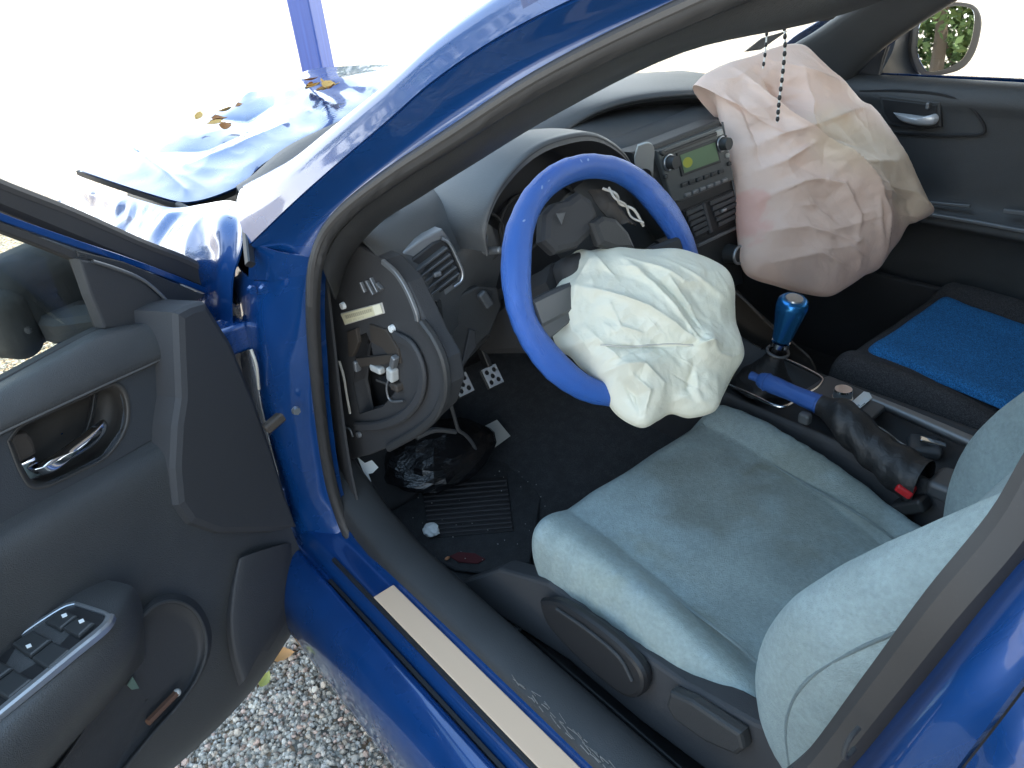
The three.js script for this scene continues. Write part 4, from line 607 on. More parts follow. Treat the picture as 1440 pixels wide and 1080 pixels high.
// ---------------------------------------------------------------- floor, pedals, seats, console
{
  const g = smoothGrid([[[-0.66, 0.62, -0.70], [-0.36, 0.62, -0.76], [0, 0.62, -0.78], [0.36, 0.62, -0.76], [0.66, 0.62, -0.70]], [[-0.66, 0.42, -0.66], [-0.36, 0.42, -0.72], [0, 0.45, -0.72], [0.36, 0.42, -0.70], [0.66, 0.42, -0.62]], [[-0.66, 0.272, -0.53], [-0.36, 0.268, -0.58], [0, 0.42, -0.45], [0.36, 0.272, -0.50], [0.66, 0.275, -0.46]], [[-0.66, 0.265, -0.2], [-0.36, 0.262, -0.2], [0, 0.42, -0.2], [0.36, 0.262, -0.2], [0.66, 0.265, -0.2]], [[-0.66, 0.265, 0.5], [-0.36, 0.262, 0.5], [0, 0.40, 0.5], [0.36, 0.262, 0.5], [0.66, 0.265, 0.5]], [[-0.66, 0.27, 1.1], [-0.36, 0.27, 1.1], [0, 0.36, 1.1], [0.36, 0.27, 1.1], [0.66, 0.27, 1.1]], [[-0.66, 0.4, 2.2], [-0.36, 0.4, 2.2], [0, 0.42, 2.2], [0.36, 0.4, 2.2], [0.66, 0.4, 2.2]]].map(A3), 50, 60);
  const fl = mesh('cabin_floor', shell(g, 0.01, (u, v, p) => 0.003 * fbm(p.x * 9, p.z * 9)), M.carpet, car);
  // bulkhead and side kick panels
  mesh('bulkhead', rbox(1.32, 0.36, 0.02, 0.004).translate(0, 0.735, -0.775), M.black, fl);
  mesh('kick_panel', sheet([[[-0.665, 0.27, -0.72], [-0.665, 0.5, -0.74], [-0.66, 0.95, -0.62]], [[-0.675, 0.27, -0.45], [-0.675, 0.5, -0.45], [-0.665, 0.95, -0.45]], [[-0.69, 0.30, -0.33], [-0.69, 0.5, -0.34], [-0.675, 0.95, -0.27]]].map(A3), 20, 20, 0.004), M.softBlack, fl);
  mesh('kick_panel', rbox(0.01, 0.68, 0.5, 0.004).translate(0.67, 0.60, -0.52), M.softBlack, fl);
  mesh('footrest', [rbox(0.12, 0.26, 0.03, 0.015).rotateX(-0.85).translate(-0.56, 0.37, -0.56)], M.matRubber, fl);
  // draped sound-deadening lump in the footwell
  { const b = new THREE.IcosahedronGeometry(1, 5), p = b.attributes.position; for (let i = 0; i < p.count; i++) { const q = V(p.getX(i), p.getY(i), p.getZ(i)); q.multiplyScalar(1 + 0.25 * ridged(q.x * 1.2, q.y * 1.2 + 4, q.z * 1.2, 3)); p.setXYZ(i, q.x * 0.12, q.y * 0.05, q.z * 0.09); } b.computeVertexNormals(); const c = U(625, 645, 'y', 0.35); mesh('hanging_liner', b.translate(c.x, c.y, c.z - 0.02), M.gloss, fl); }
  mesh('hanging_cable', sweep([[633, 565], [640, 590], [645, 605], [655, 612], [668, 630], [672, 655], [662, 668]].map(([x, y]) => U(x, y, 'z', -0.40)), circ(0.004, 6), V(0, 0, 1), 30), M.panelGrey, fl);
  mesh('hanging_trim', sweep([[585, 615], [610, 605], [640, 607]].map(([x, y]) => U(x, y, 'z', -0.36)), rect(0.006, 0.004, 0.002), V(0, 0, 1), 12), M.panelGrey, fl);
  // pedals
  for (const [x, y] of [[650, 541], [692, 529]]) {
    const c = U(x, y, 'z', -0.47), n = V(0, 0.55, 0.84).normalize();
    const pd = mesh('pedal', orient(rbox(0.046, 0.050, 0.008, 0.006), c.clone().addScaledVector(n, -0.004), n), M.black, car);
    const hole = (u, v, r) => new THREE.Path().absarc(u, v, r, 0, Math.PI * 2);
    const s = new THREE.Shape(); s.moveTo(-0.019, -0.022); s.lineTo(0.019, -0.022); s.lineTo(0.019, 0.022); s.lineTo(-0.019, 0.022); for (const [u, v] of [[-0.010, 0.012], [0.010, 0.012], [0, 0], [-0.010, -0.012], [0.010, -0.012]]) s.holes.push(hole(u, v, 0.0062));
    mesh('pedal_pad', orient(new THREE.ExtrudeGeometry(s, { depth: 0.003, bevelEnabled: true, bevelSize: 0.0006, bevelThickness: 0.0006, bevelSegments: 1, curveSegments: 8 }), c.clone().addScaledVector(n, 0.001), n), M.silver, pd);
    mesh('pedal_arm', sweep([c.clone().add(V(0, 0.02, -0.01)), c.clone().add(V(0, 0.12, -0.06)), c.clone().add(V(0, 0.26, -0.10))], rect(0.006, 0.012, 0.002), V(1, 0, 0), 8), M.black, pd);
  }
}
// vertex colours: velour worn and dirty in patches (stains with their own outline)
function stainColours(g, spots, base = [1, 1, 1]) {
  const p = g.attributes.position, c = []; for (let i = 0; i < p.count; i++) { let r = base[0], gg = base[1], b = base[2]; const n = fbm(p.getX(i) * 14, p.getY(i) * 14, p.getZ(i) * 14, 4), n2 = fbm(p.getX(i) * 60, p.getY(i) * 60, p.getZ(i) * 60, 2);
    for (const [x, y, z, rad, amt, tr, tg, tb] of spots) { const d = Math.hypot(p.getX(i) - x, (p.getY(i) - y) * 0.6, p.getZ(i) - z) / rad + n * 1.1 + n2 * 0.3, k = amt * smooth(1, 0.45, d); r *= 1 - k * (1 - tr); gg *= 1 - k * (1 - tg); b *= 1 - k * (1 - tb); }
    c.push(r, gg, b); }
  g.setAttribute('color', new THREE.Float32BufferAttribute(c, 3)); return g;
}
// cushion: sections across the seat, stations from front to rear
function cushion(cx, z0, len, w, yf, yr, h) {
  const st = [[-0.012, 0.35, 0.10], [0.0, 0.72, 0.40], [0.02, 0.92, 0.80], [0.06, 0.985, 0.97], [0.12, 1, 1], [0.3, 1, 1], [0.5, 0.99, 0.95], [0.75, 0.97, 0.80], [1.0, 0.95, 0.66], [1.06, 0.90, 0.4]];
  const rows = st.map(([t, kw, kh]) => {
    const z = z0 + len * t, y = yf + (yr - yf) * clamp(t), b = 0.014 + 0.013 * smooth(0.05, 0.5, t);
    const prof = [[-0.96, -1], [-1.0, -0.62], [-1.0, -0.25], [-0.965, 0.02], [-0.89, 0.14], [-0.79, 0.12], [-0.70, 0.035], [-0.665, 0.0], [-0.62, -0.005], [-0.35, 0.0], [0, -0.01], [0.35, 0.0], [0.62, -0.005], [0.665, 0.0], [0.70, 0.035], [0.79, 0.12], [0.89, 0.14], [0.965, 0.02], [1.0, -0.25], [1.0, -0.62], [0.96, -1]];
    return prof.map(([u, v]) => V(cx + u * w * kw, (y - h) + (v < 0 ? h * (1 + Math.max(v, -1)) : h + v * b / 0.14) * kh + (1 - kh) * 0.02, z - (v < -0.5 ? -0.015 : 0)));
  });
  return rows;
}
{
  const seat = mesh('driver_seat', (() => {
    const rows = cushion(-0.347, 0.012, 0.48, 0.246, 0.545, 0.495, 0.155);
    return stainColours(shell(smoothGrid(rows, 120, 90).reverse(), 0.004, (u, v, p) => 0.004 * fbm(p.x * 12, p.z * 12, 3) + 0.0015 * Math.sin(p.z * 160 + 5 * noise(p.x * 8, p.z * 9)) * smooth(0.2, 0.34, Math.abs(u - 0.5)) * 0.6), [[-0.33, 0.53, 0.17, 0.11, 0.45, 0.66, 0.56, 0.46], [-0.20, 0.53, 0.30, 0.13, 0.5, 0.72, 0.63, 0.53], [-0.40, 0.52, 0.30, 0.15, 0.35, 0.75, 0.68, 0.6], [-0.60, 0.44, 0.1, 0.14, 0.4, 0.95, 0.86, 0.72], [-0.60, 0.42, 0.3, 0.14, 0.4, 0.95, 0.86, 0.72], [-0.12, 0.53, 0.22, 0.10, 0.35, 0.8, 0.76, 0.66], [-0.36, 0.53, 0.04, 0.10, 0.15, 0.8, 0.78, 0.7]]);
  })(), M.velour, car, 'driver seat in worn pale blue velour');
  // piping seams along both bolsters
  for (const u of [-0.665, 0.665]) mesh('seam', tube([0.06, 0.15, 0.3, 0.5, 0.75, 0.98].map((t) => V(-0.352 + u * 0.252 * (1 - 0.03 * smooth(0.5, 1, t)), 0.545 - 0.05 * t - 0.004 - 0.03 * smooth(0.75, 1, t), 0.012 + 0.48 * t)), 0.0022, 40, 6), M.velour, seat).geometry.setAttribute('color', new THREE.Float32BufferAttribute(new Float32Array(41 * 7 * 3).fill(0.8), 3));
  // backrest: sections across, stations up the recline
  const fw = V(0, 0.30, -0.954);
  const bk = (cx, w) => [[0.40, 0.500, 0.80, 0.02], [0.46, 0.462, 0.93, 0.04], [0.52, 0.446, 0.99, 0.058], [0.60, 0.441, 1.02, 0.066], [0.68, 0.458, 1.04, 0.066], [0.77, 0.505, 1.04, 0.056], [0.86, 0.572, 1.0, 0.042], [0.95, 0.645, 0.93, 0.03], [1.02, 0.70, 0.84, 0.02], [1.05, 0.735, 0.72, 0.01, 0.75], [1.06, 0.75, 0.5, 0.0, 0.4], [1.062, 0.755, 0.2, 0, 0.1]].map(([y, z, kw, b, kd = 1]) => {
    const o = V(cx, y, z), half = [[-0.84, -0.17], [-0.96, -0.155], [-1.03, -0.11], [-1.035, -0.06], [-1.0, -0.022], [-0.94, -0.003], [-0.87, -0.001], [-0.79, -0.018], [-0.72, -b * 0.8], [-0.66, -b - 0.004], [-0.58, -b - 0.002], [-0.3, -b + 0.004]];
    return [...half, [0, -b + 0.006], ...half.map(([u, d]) => [-u, d]).reverse()].map(([u, d]) => o.clone().add(V(u * w * kw, 0, 0)).addScaledVector(fw, d * kd - (1 - kd) * 0.085));
  });
  const bg = stainColours(shell(smoothGrid(bk(-0.352, 0.25), 110, 70), 0.004, (u, v, p) => 0.003 * fbm(p.x * 10, p.y * 10, p.z * 10)), [[-0.6, 0.55, 0.5, 0.16, 0.22, 0.85, 0.8, 0.72], [-0.55, 0.8, 0.6, 0.2, 0.12, 0.85, 0.8, 0.72]]);
  mesh('backrest', bg, M.velour, seat);
  { const c = bk(-0.352, 0.25).slice(2, 8).map((r) => r[3].clone().addScaledVector(fw, 0.001).add(V(-0.003, 0, 0))); const t = tube(c, 0.0022, 40, 6); t.setAttribute('color', new THREE.Float32BufferAttribute(new Float32Array(t.attributes.position.count * 3).fill(0.85), 3)); mesh('seam', t, M.velour, seat); }
  // side valance, recliner and adjuster lever
  const n = V(-1, 0.12, 0).normalize(), p0 = V(-0.615, 0.37, 0.25), pp = (l, d, o) => platePx(l, p0, n, d, o);
  mesh('side_valance', pp([[640, 822], [700, 800], [770, 820], [860, 888], [960, 960], [1060, 1016], [1130, 1042], [1135, 1060], [1130, 1090], [1000, 1090], [900, 1015], [800, 930], [700, 865]], 0.04, { bevel: 0.006 }), M.softBlack, seat);
  mesh('height_lever', pp([[772, 836], [800, 838], [850, 868], [895, 905], [918, 935], [920, 960], [905, 972], [880, 962], [830, 920], [785, 872]], 0.02, { bevel: 0.007, lift: 0.022, round: true }), M.black, seat, 'long black seat height lever');
  mesh('lever_ridge', tube(onP([[800, 846], [850, 880], [890, 915], [906, 945]], p0, n).map((p) => p.addScaledVector(n, 0.024)), 0.003, 20, 6), M.trim, seat);
  mesh('recliner_cover', pp([[955, 962], [985, 975], [1055, 1020], [1060, 1042], [1048, 1050], [1005, 1032], [960, 1000], [950, 980]], 0.02, { bevel: 0.005, lift: 0.02 }), M.trim, seat);
  mesh('rail', [rbox(0.03, 0.03, 0.55, 0.006).translate(-0.585, 0.288, 0.22), rbox(0.03, 0.03, 0.55, 0.006).translate(-0.13, 0.30, 0.22), rbox(0.025, 0.07, 0.03, 0.006).translate(-0.585, 0.305, -0.03)], M.black, seat);
  mesh('rail_bolt', [new THREE.CylinderGeometry(0.008, 0.009, 0.014, 6).translate(-0.585, 0.31, -0.035), sweep([[-0.62, 0.30, -0.06], [-0.60, 0.31, 0.0]], rect(0.003, 0.005, 0.001), V(0, 1, 0), 0)], M.satin, seat);
  mesh('headrest', rbox(0.26, 0.18, 0.10, 0.04).rotateX(0.44).translate(-0.352, 1.10, 0.80), M.velour, seat).geometry.setAttribute('color', new THREE.Float32BufferAttribute(new Float32Array(rbox(0.26, 0.18, 0.10, 0.04).attributes.position.count * 3).fill(1), 3));
  const bu = U(1273, 690, 'x', -0.115);
  mesh('buckle', [rbox(0.028, 0.055, 0.022, 0.006).rotateX(0.9).translate(bu.x, bu.y - 0.022, bu.z + 0.012)], M.black, seat);
  mesh('buckle_button', rbox(0.026, 0.014, 0.026, 0.004).rotateX(0.4).rotateY(0.2).translate(bu.x, bu.y + 0.004, bu.z), M.redPlastic, seat, 'red seat belt release button');
}
{ // passenger seat
  const rows = cushion(0.385, 0.075, 0.5, 0.25, 0.55, 0.50, 0.16);
  const ps = mesh('passenger_seat', shell(smoothGrid(rows, 90, 70).reverse(), 0.004, (u, v, p) => 0.003 * fbm(p.x * 12, p.z * 12, 3)), M.greyCloth, car, 'dark grey passenger seat with bright blue insert');
  const g = smoothGrid([0.08, 0.105, 0.2, 0.45, 0.75, 1.0].map((t) => [-0.64, -0.60, -0.3, 0, 0.3, 0.60, 0.64].map((u) => V(0.385 + u * 0.25 * (t < 0.09 ? 0.96 : 1), 0.55 - 0.05 * t + 0.009 - (Math.abs(u) > 0.62 ? 0.012 : 0) - (t < 0.09 ? 0.014 : 0), 0.075 + 0.5 * t))), 60, 60).reverse();
  mesh('seat_insert', shell(g, 0.01, (u, v, p) => 0.002 * fbm(p.x * 20, p.z * 20, 5)), M.blueCloth, ps, 'bright blue woven seat insert');
  const up = V(0, 0.905, 0.425), fw = V(0, 0.425, -0.905);
  const bk = [[-0.06, 0.85, 0.7], [0.05, 0.985, 1], [0.34, 1.03, 1], [0.55, 0.85, 0.8], [0.63, 0.6, 0.5]].map(([t, kw, kd]) => [[-0.90, -0.10], [-1.03, -0.02], [-0.96, 0.066], [-0.72, 0.03], [-0.60, 0.006], [0, 0.014], [0.60, 0.006], [0.72, 0.03], [0.96, 0.066], [1.03, -0.02], [0.90, -0.10]].map(([u, d]) => V(0.36, 0.475, 0.56).addScaledVector(up, t).add(V(u * 0.25 * kw, 0, 0)).addScaledVector(fw, d * kd + 0.02)));
  mesh('backrest', shell(smoothGrid(bk, 60, 40), 0.004), M.greyCloth, ps);
}
{ // centre console
  const top = (x) => x; const zs = [[-0.20, 0.60], [-0.05, 0.565], [0.05, 0.552], [0.20, 0.552], [0.40, 0.55], [0.70, 0.55]];
  const c = mesh('centre_console', shell(zs.map(([z, y]) => [V(-0.10, 0.30, z), V(-0.098, y - 0.05, z), V(-0.088, y - 0.004, z), V(-0.05, y - 0.03, z), V(0, y - 0.035, z), V(0.05, y - 0.03, z), V(0.090, y - 0.004, z), V(0.100, y - 0.05, z), V(0.104, 0.30, z)]).map((r) => spline(r, 50)).reverse(), 0.004), M.softBlack, car);
  // tan knee side of the tunnel under the dash
  mesh('tunnel_side', sheet([[[0.075, 0.70, -0.20], [0.085, 0.66, -0.08], [0.092, 0.60, 0.0]], [[0.13, 0.68, -0.16], [0.125, 0.60, -0.05], [0.115, 0.555, 0.07]], [[0.14, 0.45, -0.16], [0.135, 0.45, -0.05], [0.12, 0.45, 0.1]]].map(A3), 16, 12, 0.004), M.brown, c);
  const y0 = 0.556, Y = (x, y, k = 0) => U(x, y, 'y', y0 + k), n = V(0, 1, 0), p0 = V(0, y0, 0.2), upz = V(0, 0, -1);
  const pp = (l, d, o = {}) => platePx(l, p0, n, d, { up: upz, ...o });
  // silver-grey panel with dial and badge
  const pn_ = mesh('console_panel', pp([[1122, 556], [1158, 533], [1166, 530], [1225, 556], [1252, 568], [1228, 588], [1210, 602], [1196, 600]], 0.012, { bevel: 0.003, lift: 0.004 }), M.panelGrey, c);
  const rim = (l, r, m, par) => mesh('chrome_trim', tube(l.map(([x, y]) => Y(x, y, 0.004)), r, 30, 8), m, par);
  rim([[1104, 505], [1130, 517], [1152, 529], [1157, 534], [1150, 545], [1138, 552]], 0.0036, M.chrome, c);
  rim([[1024, 541], [1060, 557], [1092, 571], [1104, 572], [1114, 567]], 0.0036, M.chrome, c);
  rim([[1050, 478], [1060, 484], [1072, 490]], 0.003, M.chrome, c);
  rim([[1215, 604], [1232, 600], [1262, 620], [1280, 632]], 0.0022, M.satin, c);
  mesh('side_rail', sheet([[[1225, 556], [1290, 582], [1370, 616], [1450, 650]].map(([x, y]) => Y(x, y, 0.004)), [[1222, 562], [1286, 589], [1366, 624], [1446, 659]].map(([x, y]) => Y(x, y, 0.002)), [[1221, 566], [1285, 594], [1365, 630], [1445, 665]].map(([x, y]) => Y(x, y, -0.02))], 20, 8, 0.003), M.satin, c);
  mesh('storage_tray', pp([[1218, 596], [1255, 568], [1372, 620], [1420, 640], [1420, 700], [1330, 650]], 0.006, { lift: -0.05, bevel: 0 }), M.black, c);
  const dial = Y(1185, 556, 0.012); const d = mesh('dial_knob', new THREE.CylinderGeometry(0.0155, 0.017, 0.02, 30).translate(dial.x, dial.y, dial.z), M.satin, pn_ === null ? c : c);
  mesh('dial_cap', [new THREE.CylinderGeometry(0.0145, 0.0155, 0.004, 30).translate(dial.x, dial.y + 0.0115, dial.z), new THREE.TorusGeometry(0.0165, 0.0022, 8, 30).rotateX(Math.PI / 2).translate(dial.x, dial.y - 0.004, dial.z)], M.chrome, d);
  const bt = canvasTex(256, 128, (g) => { g.fillStyle = '#d9e0e2'; g.fillRect(0, 0, 256, 128); g.fillStyle = '#39464c'; g.beginPath(); g.moveTo(170, 34); g.lineTo(226, 34); g.lineTo(198, 92); g.fill(); g.fillStyle = '#76868c'; for (let i = 0; i < 5; i++) g.fillRect(24 + i * 22, 66, 15, 20); });
  mesh('badge_plate', pp([[1192, 574], [1214, 555], [1222, 557], [1226, 564], [1204, 580], [1196, 580]], 0.003, { lift: 0.0075, bevel: 0.001 }), M.white, c);
  mesh('badge_print', quad([[1197, 577], [1203, 579], [1223, 563], [1216, 558]].map(([x, y]) => Y(x, y, 0.0082))), std('badge', { color: rgb(1, 1, 1), map: bt, roughness: 0.3, side: THREE.DoubleSide }), c);
  const bo = Y(1172, 572, 0.006); mesh('screw', new THREE.SphereGeometry(0.005, 10, 8).translate(bo.x, bo.y, bo.z), M.chrome, c); const bo2 = Y(1216, 598, 0.006); mesh('screw', new THREE.SphereGeometry(0.006, 10, 8).translate(bo2.x, bo2.y, bo2.z), M.chrome, c);
  // gear lever
  const kb = U(1092, 500, 'x', 0.0), kt = U(1116, 424, 'x', 0.0), ax = kt.clone().sub(kb).normalize(), A = (t, px) => kb.clone().lerp(kt, t);
  const boot = [[0.052, 0], [0.045, 0.018], [0.034, 0.03], [0.026, 0.045], [0.018, 0.06], [0.014, 0.075]].map(([r, h]) => Array.from({ length: 41 }, (_, i) => { const a = i / 40 * Math.PI * 2, k = 1 + 0.07 * Math.sin(a * 5 + h * 60) * (1 - h * 8); return V(kb.x + Math.cos(a) * r * k, 0.536 + h, 0.035 + Math.sin(a) * r * 1.15 * k + h * 0.35); }));
  const gl = mesh('gear_lever', [gridGeo(boot), sweep([V(0, 0.56, 0.04), A(0.3), A(0.9)], circ(0.008, 10), V(1, 0, 0), 8)], M.leather, c);
  const q = new THREE.Quaternion().setFromUnitVectors(V(0, 1, 0), ax), len = kt.distanceTo(kb);
  const prof = [[0, 0], [0.015, 0], [0.0172, 0.003], [0.0185, 0.012], [0.022, 0.03], [0.0265, 0.048], [0.0272, 0.056], [0.026, 0.063], [0.021, 0.067], [0.018, 0.0665], [0, 0.0665]].map(([r, y]) => new THREE.Vector2(r, y));
  const k0 = A(0.30); const knob = mesh('gear_knob', new THREE.LatheGeometry(prof, 36).scale(1, (len * 0.75) / 0.067, 1).applyQuaternion(q).translate(k0.x, k0.y, k0.z), M.knobBlue, c, 'anodised blue gear knob');
  const kr = A(0.24); mesh('knob_collar', new THREE.CylinderGeometry(0.0165, 0.0175, 0.009, 26).applyQuaternion(q).translate(kr.x, kr.y, kr.z), M.chrome, knob);
  const kc = A(0.08); mesh('knob_collar', new THREE.TorusGeometry(0.019, 0.003, 8, 26).rotateX(Math.PI / 2).applyQuaternion(q).translate(kc.x, kc.y, kc.z), M.panelGrey, knob);
  const kd = A(1.055); mesh('knob_badge', new THREE.CylinderGeometry(0.015, 0.016, 0.0025, 26).applyQuaternion(q).translate(kd.x, kd.y, kd.z), M.silver, knob);
  // handbrake
  const h0 = U(1068, 533, 'x', -0.072), h1 = U(1160, 572, 'x', -0.072), dir = h1.clone().sub(h0).normalize();
  const hb = mesh('handbrake', sweep([h0, h0.clone().lerp(h1, 0.5), h1], circ(0.0155, 16), V(0, 1, 0), 22, (u) => (u < 0.06 ? 0.75 + 4 * u : 1) + 0.05 * Math.sin(u * 9) * (u > 0.2 ? 1 : 0) - (u > 0.93 ? 0.08 : 0)), M.gripBlue, c, 'handbrake with blue grip cover');
  const hq = new THREE.Quaternion().setFromUnitVectors(V(0, 1, 0), dir);
  mesh('release_button', new THREE.CylinderGeometry(0.007, 0.008, 0.02, 16).applyQuaternion(hq).translate(h0.x - dir.x * 0.008, h0.y - dir.y * 0.008, h0.z - dir.z * 0.008), M.gripBlue, hb);
  for (const t of [0.12, 0.9, 0.95]) { const p = h0.clone().lerp(h1, t); mesh('grip_ring', new THREE.TorusGeometry(0.0155, 0.0016, 8, 24).rotateX(Math.PI / 2).applyQuaternion(hq).translate(p.x, p.y, p.z), M.gripBlue, hb); }
  const hbEnd = U(1302, 668, 'x', -0.088);
  const bootPts = [h1.clone().addScaledVector(dir, -0.008), h1.clone().lerp(hbEnd, 0.3).add(V(0, 0.006, 0)), h1.clone().lerp(hbEnd, 0.65), hbEnd];
  mesh('handbrake_boot', (() => { const pts = spline(bootPts, 40), rings = pts.map((p, i) => { const t = i / 40, rad = 0.017 + 0.016 * smooth(0, 0.3, t) + 0.004 * smooth(0.5, 1, t); return Array.from({ length: 33 }, (_, j) => { const a = j / 32 * Math.PI * 2, k = 1 + 0.05 * Math.sin(t * 30 + 2.5 * Math.sin(a)) * smooth(0, 0.15, t) + 0.16 * ridged(t * 4, a * 0.8, 2, 2) * Math.sin(a / 2); return V(p.x + Math.cos(a) * rad * k * 0.95, p.y - 0.018 * smooth(0.1, 0.6, t) + Math.sin(a) * rad * k, p.z); }); }); return gridGeo(rings); })(), M.leather, hb, 'creased black handbrake boot');
  // metal clip and odd light pieces by the boot
  const cl = Y(1312, 622, -0.015); mesh('ashtray_tab', [rbox(0.012, 0.006, 0.04, 0.002).rotateY(0.5).rotateX(0.2).translate(cl.x, cl.y, cl.z)], M.chrome, c);
  const cg = Y(1300, 628, -0.03); mesh('cup_insert', [rbox(0.05, 0.02, 0.05, 0.008).rotateY(0.5).translate(cg.x, cg.y, cg.z)], M.panelGrey, c);
  const cr = Y(1332, 668, -0.01); mesh('console_end', [rbox(0.06, 0.03, 0.09, 0.01).translate(cr.x - 0.01, cr.y - 0.01, cr.z + 0.03)], M.panelGrey, c);
  const cm = U(1132, 588, 'x', -0.105); mesh('lever_base', [rbox(0.016, 0.02, 0.02, 0.005).translate(cm.x, cm.y, cm.z)], M.panelGrey, hb);
}
// ---------------------------------------------------------------- open driver door (in its own plane, swung 58 degrees)
{
  const az = 58 * Math.PI / 180, H = V(-0.80, 0, -0.47), ud = V(-Math.sin(az), 0, Math.cos(az)), n = V(Math.cos(az), 0, Math.sin(az));
  const DU = (u, y, w) => H.clone().addScaledVector(ud, u).add(V(0, y, 0)).addScaledVector(n, w);
  const D = (px, py, w = 0) => UP(px, py, H.clone().addScaledVector(n, w), n);
  const L = (l, w) => l.map(([x, y]) => D(x, y, w));
  const pd = (l, w, d, o) => { const p0 = H.clone().addScaledVector(n, w); return platePx(l, p0, n, d, o); };
  const skin = [[-0.015, 0.28], [-0.03, 0.5], [-0.03, 0.82], [0.0, 0.86], [0.3, 0.885], [0.7, 0.90], [1.05, 0.91], [1.08, 0.7], [1.06, 0.4], [1.0, 0.24], [0.5, 0.19], [0.12, 0.185], [0.03, 0.21]];
  const door = mesh('driver_door', plate(skin.map(([u, y]) => DU(u, y, -0.042)), DU(0, 0.5, -0.042), n, 0.06, { bevel: 0.02 }), M.paint, car, 'open driver door seen from its dark inner side');
  mesh('outer_skin', sheet([[-0.03, 0.3, 0.7, 1.08].map((u) => DU(u, 0.885, -0.085)), [-0.03, 0.3, 0.7, 1.09].map((u) => DU(u, 0.75, -0.135)), [-0.03, 0.3, 0.7, 1.09].map((u) => DU(u, 0.5, -0.145)), [-0.02, 0.3, 0.7, 1.05].map((u) => DU(u, 0.22, -0.13))], 20, 20, 0.003), M.paint, door);
  // inner trim: lower card as one moulded sheet
  const rows = [
    L([[-260, 884], [0, 737], [150, 656], [268, 589], [300, 575]], 0.018),
    L([[-260, 935], [0, 775], [150, 690], [262, 630], [318, 600]], 0.045),
    L([[-260, 1010], [0, 850], [150, 770], [262, 710], [368, 650]], 0.050),
    L([[-260, 1120], [0, 940], [170, 870], [300, 800], [408, 745]], 0.048),
    L([[-260, 1260], [0, 1060], [200, 965], [345, 860], [426, 806]], 0.040),
    L([[-260, 1400], [0, 1230], [200, 1092], [345, 962], [412, 874]], 0.020),
    L([[-260, 1440], [0, 1258], [202, 1112], [350, 972], [414, 880]], -0.03)];
  mesh('door_card', sheet(rows, 60, 60, 0.004, (u, v, p) => 0.0015 * noise(p.x * 6, p.y * 6, p.z * 6)), M.doorTrim, door);
  // belt rail
  mesh('belt_rail', sheet([L([[-260, 672], [-120, 603], [0, 541], [80, 497], [140, 466], [200, 453], [246, 436]], -0.02), L([[-260, 690], [-120, 620], [0, 556], [80, 512], [142, 480], [200, 464], [247, 447]], 0.012), L([[-260, 735], [-120, 660], [0, 602], [80, 565], [150, 533], [200, 511], [248, 490]], 0.030), L([[-260, 742], [-120, 667], [0, 610], [80, 573], [150, 541], [200, 519], [248, 498]], 0.018)], 50, 24, 0.003), M.doorTrim, door);
  mesh('silver_strip', sweep(L([[-260, 740], [-120, 664], [0, 606], [80, 569], [150, 537], [200, 515], [240, 497], [246, 500], [248, 520], [250, 552]], 0.028), rect(0.0032, 0.0035, 0.001), n, 60), M.satin, door);
  // insert with the pull recess cut through
  const cup = [[12, 620], [28, 600], [80, 575], [130, 553], [160, 540], [174, 548], [181, 575], [176, 605], [150, 642], [110, 664], [62, 685], [44, 684], [30, 665]];
  const ins = mesh('door_insert', pd([[-260, 755], [0, 613], [244, 499], [250, 555], [266, 588], [150, 656], [0, 738], [-260, 884]], 0.022, 0.008, { holes: [cup], bevel: 0.001 }), M.doorFabric, door);
  {
    const c = [95, 615], sc = (k, w, dx = 0, dy = 0) => { const l = [...cup, cup[0]].map(([x, y]) => [c[0] + (x - c[0]) * k + dx, c[1] + (y - c[1]) * k + dy]); return spline(L(l, w), 70); };
    mesh('pull_recess', gridGeo([sc(1.03, 0.0235), sc(0.99, 0.0255), sc(0.95, 0.020), sc(0.88, -0.004, -4, -3), sc(0.80, -0.026, -8, -5), sc(0.5, -0.030, -8, -5), sc(0.02, -0.030, -8, -5)]), std('recess', { color: rgb(0.05, 0.046, 0.042), roughness: 0.5, side: THREE.DoubleSide }), ins);
    const w = 0.012, hp = [[48, 660], [60, 648], [80, 636], [110, 614], [140, 592], [147, 591], [150, 597], [146, 608], [128, 627], [100, 645], [75, 659], [62, 668]];
    mesh('door_handle', pillow(hp, D(95, 630, w), n, (x, y, s) => 0.013 * Math.sqrt(Math.max(0, 1 - s * s)) + 0.001, (x, y, s) => 0.004 * Math.sqrt(Math.max(0, 1 - s * s)), { na: 80, nr: 12 }), M.chrome, ins, 'chrome inside door handle');
    mesh('handle_base', [pd([[22, 656], [50, 642], [62, 652], [66, 668], [44, 678], [34, 676]], 0.006, 0.02, { bevel: 0.004 })], M.chrome, ins);
    mesh('lock_button', [pd([[13, 622], [18, 612], [40, 607], [48, 618], [54, 638], [26, 655]], 0.016, 0.02, { bevel: 0.006 })], M.brown, ins);
    mesh('recess_divider', sheet([L([[128, 556], [122, 590], [110, 622]], -0.02), L([[133, 555], [127, 590], [115, 622]], 0.008), L([[138, 556], [132, 591], [120, 624]], -0.02)], 10, 10, 0.002), M.doorTrim, ins);
  }
  // vinyl block covering the front of the card
  mesh('front_cover', pd([[251, 440], [270, 430], [292, 424], [328, 482], [360, 560], [384, 630], [404, 695], [420, 742], [385, 750], [310, 752], [270, 738], [252, 712], [247, 660], [250, 600], [256, 560]], 0.068, 0.098, { bevel: 0.012 }), M.softBlack, door, 'black padded block at the hinge end of the door');
